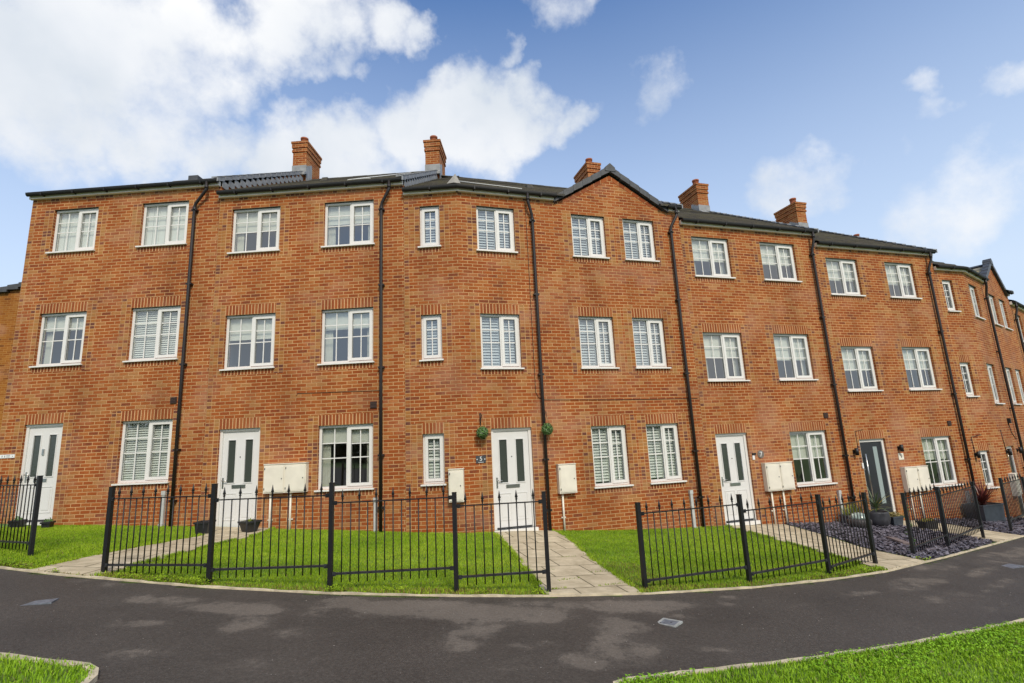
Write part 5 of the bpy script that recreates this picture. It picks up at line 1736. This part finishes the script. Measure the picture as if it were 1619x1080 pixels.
x, y = 7.98, 13.0
z = float(gz(x, y))
r_ = empty('globe_ornament', (x, y, z), 'dark stone globe ornament with a pale glass top on the slate', 'garden ornament')
mb = MB(); mb.lathe((x, y, z), [(.10, 0), (.20, .05), (.25, .14), (.255, .20), (.23, .235), (.20, .24)], 24)
mb.build('bowl', simple('dark_stone_bowl', (.05, .042, .04), .6, noise=.4, nscale=12), r_)
mb = MB(); mb.lathe((x, y, z), [(.195, .242), (.185, .29), (.15, .34), (.09, .37), (.02, .38)], 24)
mb.build('glass_dome', simple('mottled_pale_glass', (.30, .37, .33), .2, noise=.45, nscale=11), r_)

x, y = on2(10.42, .32)
z = float(gz(x, y))
r_ = empty('ceramic_pot', (x, y, z), 'small pale ceramic pot at the foot of the charcoal door', 'plant pot')
mb = MB(); mb.lathe((x, y, z), [(.07, 0), (.10, .05), (.115, .13), (.10, .20), (.105, .22), (.085, .22), (.08, .19)], 20)
mb.build('pot', M['ceramic'], r_)
mb = MB(); leaf_ball(mb, (x, y, z + .27), .09, 120, .03); mb.build('foliage', M['yucca'], r_)

x, y = 9.22, 13.62
r_, f_, t_ = pot_thing('planter', x, y, A2, .24, .34, .27, M['potblue'], 'slate blue pot of yellow sedum right of the charcoal door', 'planter', d=.24)
mb = MB()
for k in range(-1, 2): leaf_ball(mb, f_.P(k * .10, 0, .255), .085, 170, .022)
mb.build('foliage', M['sedum'], r_)

x, y = 9.75, 13.25
r_, f_, t_ = pot_thing('planter', x, y, A2, .20, .42, .36, M['potblack'], 'low black trough behind the two panel railing below the twin meter box', 'planter', d=.22)
mb = MB()
for k in range(-1, 2): leaf_ball(mb, f_.P(k * .12, 0, .20), .06, 90, .02)
mb.build('foliage', M['yellowleaf'], r_)

f_ = Fr(7.55, 10.85, math.atan2(.75, .15), float(gz(7.6, 11.1)) + .03)
mb = MB()
mb.hexa([f_.P(0, -.09, 0), f_.P(.72, -.09, 0), f_.P(.72, -.09, .03), f_.P(0, -.09, .03)], [f_.P(0, .10, .01), f_.P(.72, .10, .01), f_.P(.72, .10, .06), f_.P(0, .10, .06)])
ob = mb.build('timber_board', M['timber'])
tag(ob, 'short weathered timber board lying on the slate by a railing post', 'board')

# climbing plant on the first post of the slate railing
cx, cy = 6.99, 9.98
r_ = empty('climbing_plant', (cx, cy, float(gz(cx, cy))), 'thin dark climber twining up the railing post by the slate path', 'climber')
mb = MB()
for t in np.linspace(0.05, .95, 30):
    a = t * 22
    leaf_ball(mb, (cx + .05 * math.cos(a), cy + .05 * math.sin(a), float(gz(cx, cy)) + t), .022, 6, .016)
mb.build('foliage', M['leaf'], r_)

x, y = 12.62, 14.98
r_, f_, t_ = pot_thing('planter', x, y, A2, .46, .80, .74, M['potblue'], 'big slate grey square planter of red spiky cordyline at the far house', 'planter', d=.5)
mb = MB()
for i in range(90):
    blade_leaf(mb, t_ + [rng.normal(0, .03), rng.normal(0, .03), rng.uniform(-.02, .1)], rng.uniform(0, 6.28), rng.uniform(.25, 1.5), rng.uniform(.45, .82), .020, rng.uniform(.05, .25))
mb.build('foliage', M['cord'], r_)

# ------------------------------------------------------------------ access covers
def cover(x, y, ang, w, d, label, framed=True):
    z = float(zstreet(x, y))
    root = empty('access_cover', (x, y, z), label, 'access cover')
    f = Fr(x, y, ang, z)
    if framed:
        mb = MB()
        t = .028
        mb.box(f, -w / 2, w / 2, -d / 2, -d / 2 + t, -.03, .008); mb.box(f, -w / 2, w / 2, d / 2 - t, d / 2, -.03, .008)
        mb.box(f, -w / 2, -w / 2 + t, -d / 2 + t, d / 2 - t, -.03, .008); mb.box(f, w / 2 - t, w / 2, -d / 2 + t, d / 2 - t, -.03, .008)
        mb.build('frame', M['coverframe'], root)
        w, d = w - 2 * t - .006, d - 2 * t - .006
    mb = MB()
    mb.box(f, -w / 2, w / 2, -d / 2, d / 2, -.03, .006)
    if framed:
        mb.box(f, -w * .30, -w * .24, -d * .3, d * .3, .0065, .009); mb.box(f, w * .10, w * .17, -d * .08, d * .08, .0065, .0075, 1)
    mb.build('plate', [M['coverplate'], M['gutter']], root)
cover(1.495, 5.925, R(-38), .215, .20, 'square metal access cover with a pale frame, in the middle of the asphalt')
cover(-5.22, 6.01, R(20), .30, .17, 'plain grey access plate in the asphalt at the left', framed=False)
cover(8.03, 9.26, R(25), .42, .20, 'pale grey access plate in the asphalt at the far right', framed=False)

# ------------------------------------------------------------------ trees across the road, mirrored in the windows
n = 26000
tx = rng.uniform(-48, 60, n); ty = -34 + rng.normal(0, 2.5, n)
hh = 7.5 + 2.4 * vnoise(tx, tx * 0, .35, 91) + 1.5 * vnoise(tx, tx * 0, 1.2, 92)
tz = np.clip(hh, 3.5, 14) * np.sqrt(rng.uniform(0.0, 1, n)) * .98 - 1
me_t = leaflets('distant_trees', tx, ty, tz, rng.uniform(.25, .6, n), np.array([.030, .050, .016]) * rng.uniform(.5, 1.6, (n, 1)), M['blade'], tilt=1.6)
tag(me_t, 'belt of dark trees across the green, mirrored in the window panes', 'trees', kind='stuff')

# ------------------------------------------------------------------ light, sky, camera
SUN_EL, SUN_AZ = R(42), math.atan2(.34, -.94)      # azimuth measured from +Y towards +X
sd = bpy.data.lights.new('sun', 'SUN')
sd.energy = 2.1
sd.angle = R(14)
sd.color = (1.0, .90, .74)
so = bpy.data.objects.new('sun', sd)
COL.objects.link(so)
dirv = Vector((math.sin(SUN_AZ) * math.cos(SUN_EL), math.cos(SUN_AZ) * math.cos(SUN_EL), math.sin(SUN_EL)))
so.rotation_euler = dirv.to_track_quat('Z', 'Y').to_euler()
so.location = dirv * 60

w = bpy.data.worlds.new('World')
SC.world = w
w.use_nodes = True
nt = w.node_tree
nt.nodes.clear()
out = N(nt, 'ShaderNodeOutputWorld')
bg = N(nt, 'ShaderNodeBackground')
bg.inputs['Strength'].default_value = .12
sky = N(nt, 'ShaderNodeTexSky')
sky.sky_type = 'NISHITA'
sky.sun_disc = False
sky.sun_elevation = SUN_EL
sky.sun_rotation = SUN_AZ
sky.air_density = 1.0
sky.dust_density = 1.2
sky.ozone_density = 1.6
tc = N(nt, 'ShaderNodeTexCoord')
D = tc.outputs['Generated']
CF, CP, CR, CH = 827.2, .19569, .04766, 1.7327
def ray(px, py):
    xr, yr = (px - 809.5) / CF, (540 - py) / CF
    x = xr * math.cos(CR) + yr * math.sin(CR); y = -xr * math.sin(CR) + yr * math.cos(CR)
    v = Vector((x, math.cos(CP) - y * math.sin(CP), math.sin(CP) + y * math.cos(CP)))
    return v.normalized()
# cloud banks: a heading on the sky dome, an angular radius and a thickness each
BANKS = [(40, 90, 190, 1), (190, 60, 180, 1), (320, 60, 120, 1), (430, 25, 95, 1), (520, 10, 85, 1), (600, 40, 62, .85), (650, 55, 42, .7),
         (120, 170, 105, .9), (250, 180, 95, .9), (360, 235, 85, 1), (460, 255, 85, 1), (560, 238, 78, 1), (650, 212, 80, 1), (720, 200, 90, 1), (800, 185, 80, 1),
         (780, 240, 66, .75), (860, 200, 52, .7), (908, 195, 34, .55), (700, 145, 36, .75), (820, 140, 40, .65), (350, 300, 80, .7), (560, 300, 85, .7), (525, 98, 32, .42), (565, 108, 20, .4), (480, 100, 26, .36),
         (865, 10, 58, .58), (900, 5, 40, .5), (787, 82, 25, .5), (1305, 272, 44, .38), (1255, 298, 46, .34), (1335, 258, 26, .34), (1215, 318, 30, .3), (1605, 145, 40, .46), (1580, 160, 30, .32), (1480, 140, 30, .30), (1490, 190, 34, .28),
         (1470, 320, 70, .34), (1560, 330, 90, .42), (1610, 320, 70, .40), (1520, 285, 55, .32), (1030, 160, 45, .28), (30, 210, 50, .5), (160, -60, 200, 1), (480, -60, 120, .8), (1440, 250, 44, .26)]
acc = None
nrm = N(nt, 'ShaderNodeVectorMath', operation='NORMALIZE')
L(nt, D, nrm.inputs[0])
# warp the directions a little so that the banks are ragged
wn = N(nt, 'ShaderNodeTexNoise', Scale=5.0, Detail=6.0, Roughness=.6)
L(nt, nrm.outputs[0], wn.inputs['Vector'])
wsub = N(nt, 'ShaderNodeVectorMath', operation='SUBTRACT'); wsub.inputs[1].default_value = (.5, .5, .5)
L(nt, wn.outputs['Color'], wsub.inputs[0])
wsc = N(nt, 'ShaderNodeVectorMath', operation='SCALE'); wsc.inputs['Scale'].default_value = .22
L(nt, wsub.outputs[0], wsc.inputs[0])
wad = N(nt, 'ShaderNodeVectorMath', operation='ADD')
L(nt, nrm.outputs[0], wad.inputs[0]); L(nt, wsc.outputs[0], wad.inputs[1])
wnm = N(nt, 'ShaderNodeVectorMath', operation='NORMALIZE')
L(nt, wad.outputs[0], wnm.inputs[0])
for px, py, r, s in BANKS:
    c = ray(px, py)
    th = max(c.angle(ray(px + r, py)), .02)
    th = (th + c.angle(ray(px, py + r))) / 2
    dt = N(nt, 'ShaderNodeVectorMath', operation='DOT_PRODUCT')
    dt.inputs[1].default_value = c
    L(nt, wnm.outputs[0], dt.inputs[0])
    k = 1 - math.cos(th)
    val = math_(nt, 'MULTIPLY_ADD', dt.outputs['Value'], s / k, -s * math.cos(th) / k)
    acc = val if acc is None else math_(nt, 'SMOOTH_MAX', acc, val, .15)
acc = math_(nt, 'MAXIMUM', acc, -.6)
fb = N(nt, 'ShaderNodeTexNoise', Scale=7.5, Detail=9.0, Roughness=.62)
L(nt, nrm.outputs[0], fb.inputs['Vector'])
dens = math_(nt, 'ADD', acc, math_(nt, 'MULTIPLY_ADD', fb.outputs['Fac'], 2.1, -1.05))
# broken cloud over the half of the sky behind the viewer
sep = N(nt, 'ShaderNodeSeparateXYZ')
L(nt, nrm.outputs[0], sep.inputs[0])
bn = N(nt, 'ShaderNodeTexNoise', Scale=2.2, Detail=8.0, Roughness=.6)
L(nt, nrm.outputs[0], bn.inputs['Vector'])
back = N(nt, 'ShaderNodeMapRange')
back.inputs['From Min'].default_value = .30; back.inputs['From Max'].default_value = -.10
L(nt, sep.outputs['Y'], back.inputs['Value'])
bd = math_(nt, 'MULTIPLY', back.outputs[0], math_(nt, 'MULTIPLY_ADD', bn.outputs['Fac'], 4.0, -1.55))
dens = math_(nt, 'MAXIMUM', dens, bd)
cov = N(nt, 'ShaderNodeMapRange', interpolation_type='SMOOTHSTEP')
cov.inputs['From Min'].default_value = -.12; cov.inputs['From Max'].default_value = .98
L(nt, dens, cov.inputs['Value'])
# thicker cloud is a little greyer
sh = N(nt, 'ShaderNodeTexNoise', Scale=3.4, Detail=5.0)
L(nt, nrm.outputs[0], sh.inputs['Vector'])
cr = ramp(nt, [(.34, (4.2, 4.6, 5.1)), (.52, (5.3, 5.5, 5.8)), (.68, (6.2, 6.25, 6.3))])
L(nt, sh.outputs['Fac'], cr.inputs['Fac'])
haze = N(nt, 'ShaderNodeMapRange')
haze.inputs['From Min'].default_value = .70; haze.inputs['From Max'].default_value = .22
haze.inputs['To Min'].default_value = 0.0; haze.inputs['To Max'].default_value = .84
L(nt, sep.outputs['Z'], haze.inputs['Value'])
skyt = mixc(nt, sky.outputs['Color'], (0.74, 1.02, 1.30), 1.0, 'MULTIPLY')
hz = mixc(nt, skyt, (4.4, 5.15, 6.1), haze.outputs[0])
cl = mixc(nt, hz, cr.outputs['Color'], cov.outputs[0])
L(nt, cl, bg.inputs['Color'])
L(nt, bg.outputs[0], out.inputs['Surface'])

cam = bpy.data.cameras.new('camera')
cam.sensor_width = 36
cam.lens = CF / 1619 * 36
cam.clip_end = 2000
cam.clip_start = .05
co_ = bpy.data.objects.new('camera', cam)
COL.objects.link(co_)
r0 = Vector((1, 0, 0)); u0 = Vector((0, -math.sin(CP), math.cos(CP))); fw_ = Vector((0, math.cos(CP), math.sin(CP)))
rr = r0 * math.cos(CR) + u0 * math.sin(CR)
uu = -r0 * math.sin(CR) + u0 * math.cos(CR)
# image turned anticlockwise by CR: camera axes turned clockwise
rr = r0 * math.cos(CR) - u0 * math.sin(CR)
uu = r0 * math.sin(CR) + u0 * math.cos(CR)
mt = Matrix((rr, uu, -fw_)).transposed().to_4x4()
mt.translation = (0, 0, CH)
co_.matrix_world = mt
SC.camera = co_

SC.view_settings.view_transform = 'Standard'
SC.view_settings.look = 'None'
SC.view_settings.exposure = 0.45
SC.view_settings.gamma = 1
SC.view_settings.use_curve_mapping = False
SC.cycles.use_denoising = True
SC.cycles.max_bounces = 8
SC.cycles.transparent_max_bounces = 12
SC.cycles.sample_clamp_indirect = 8
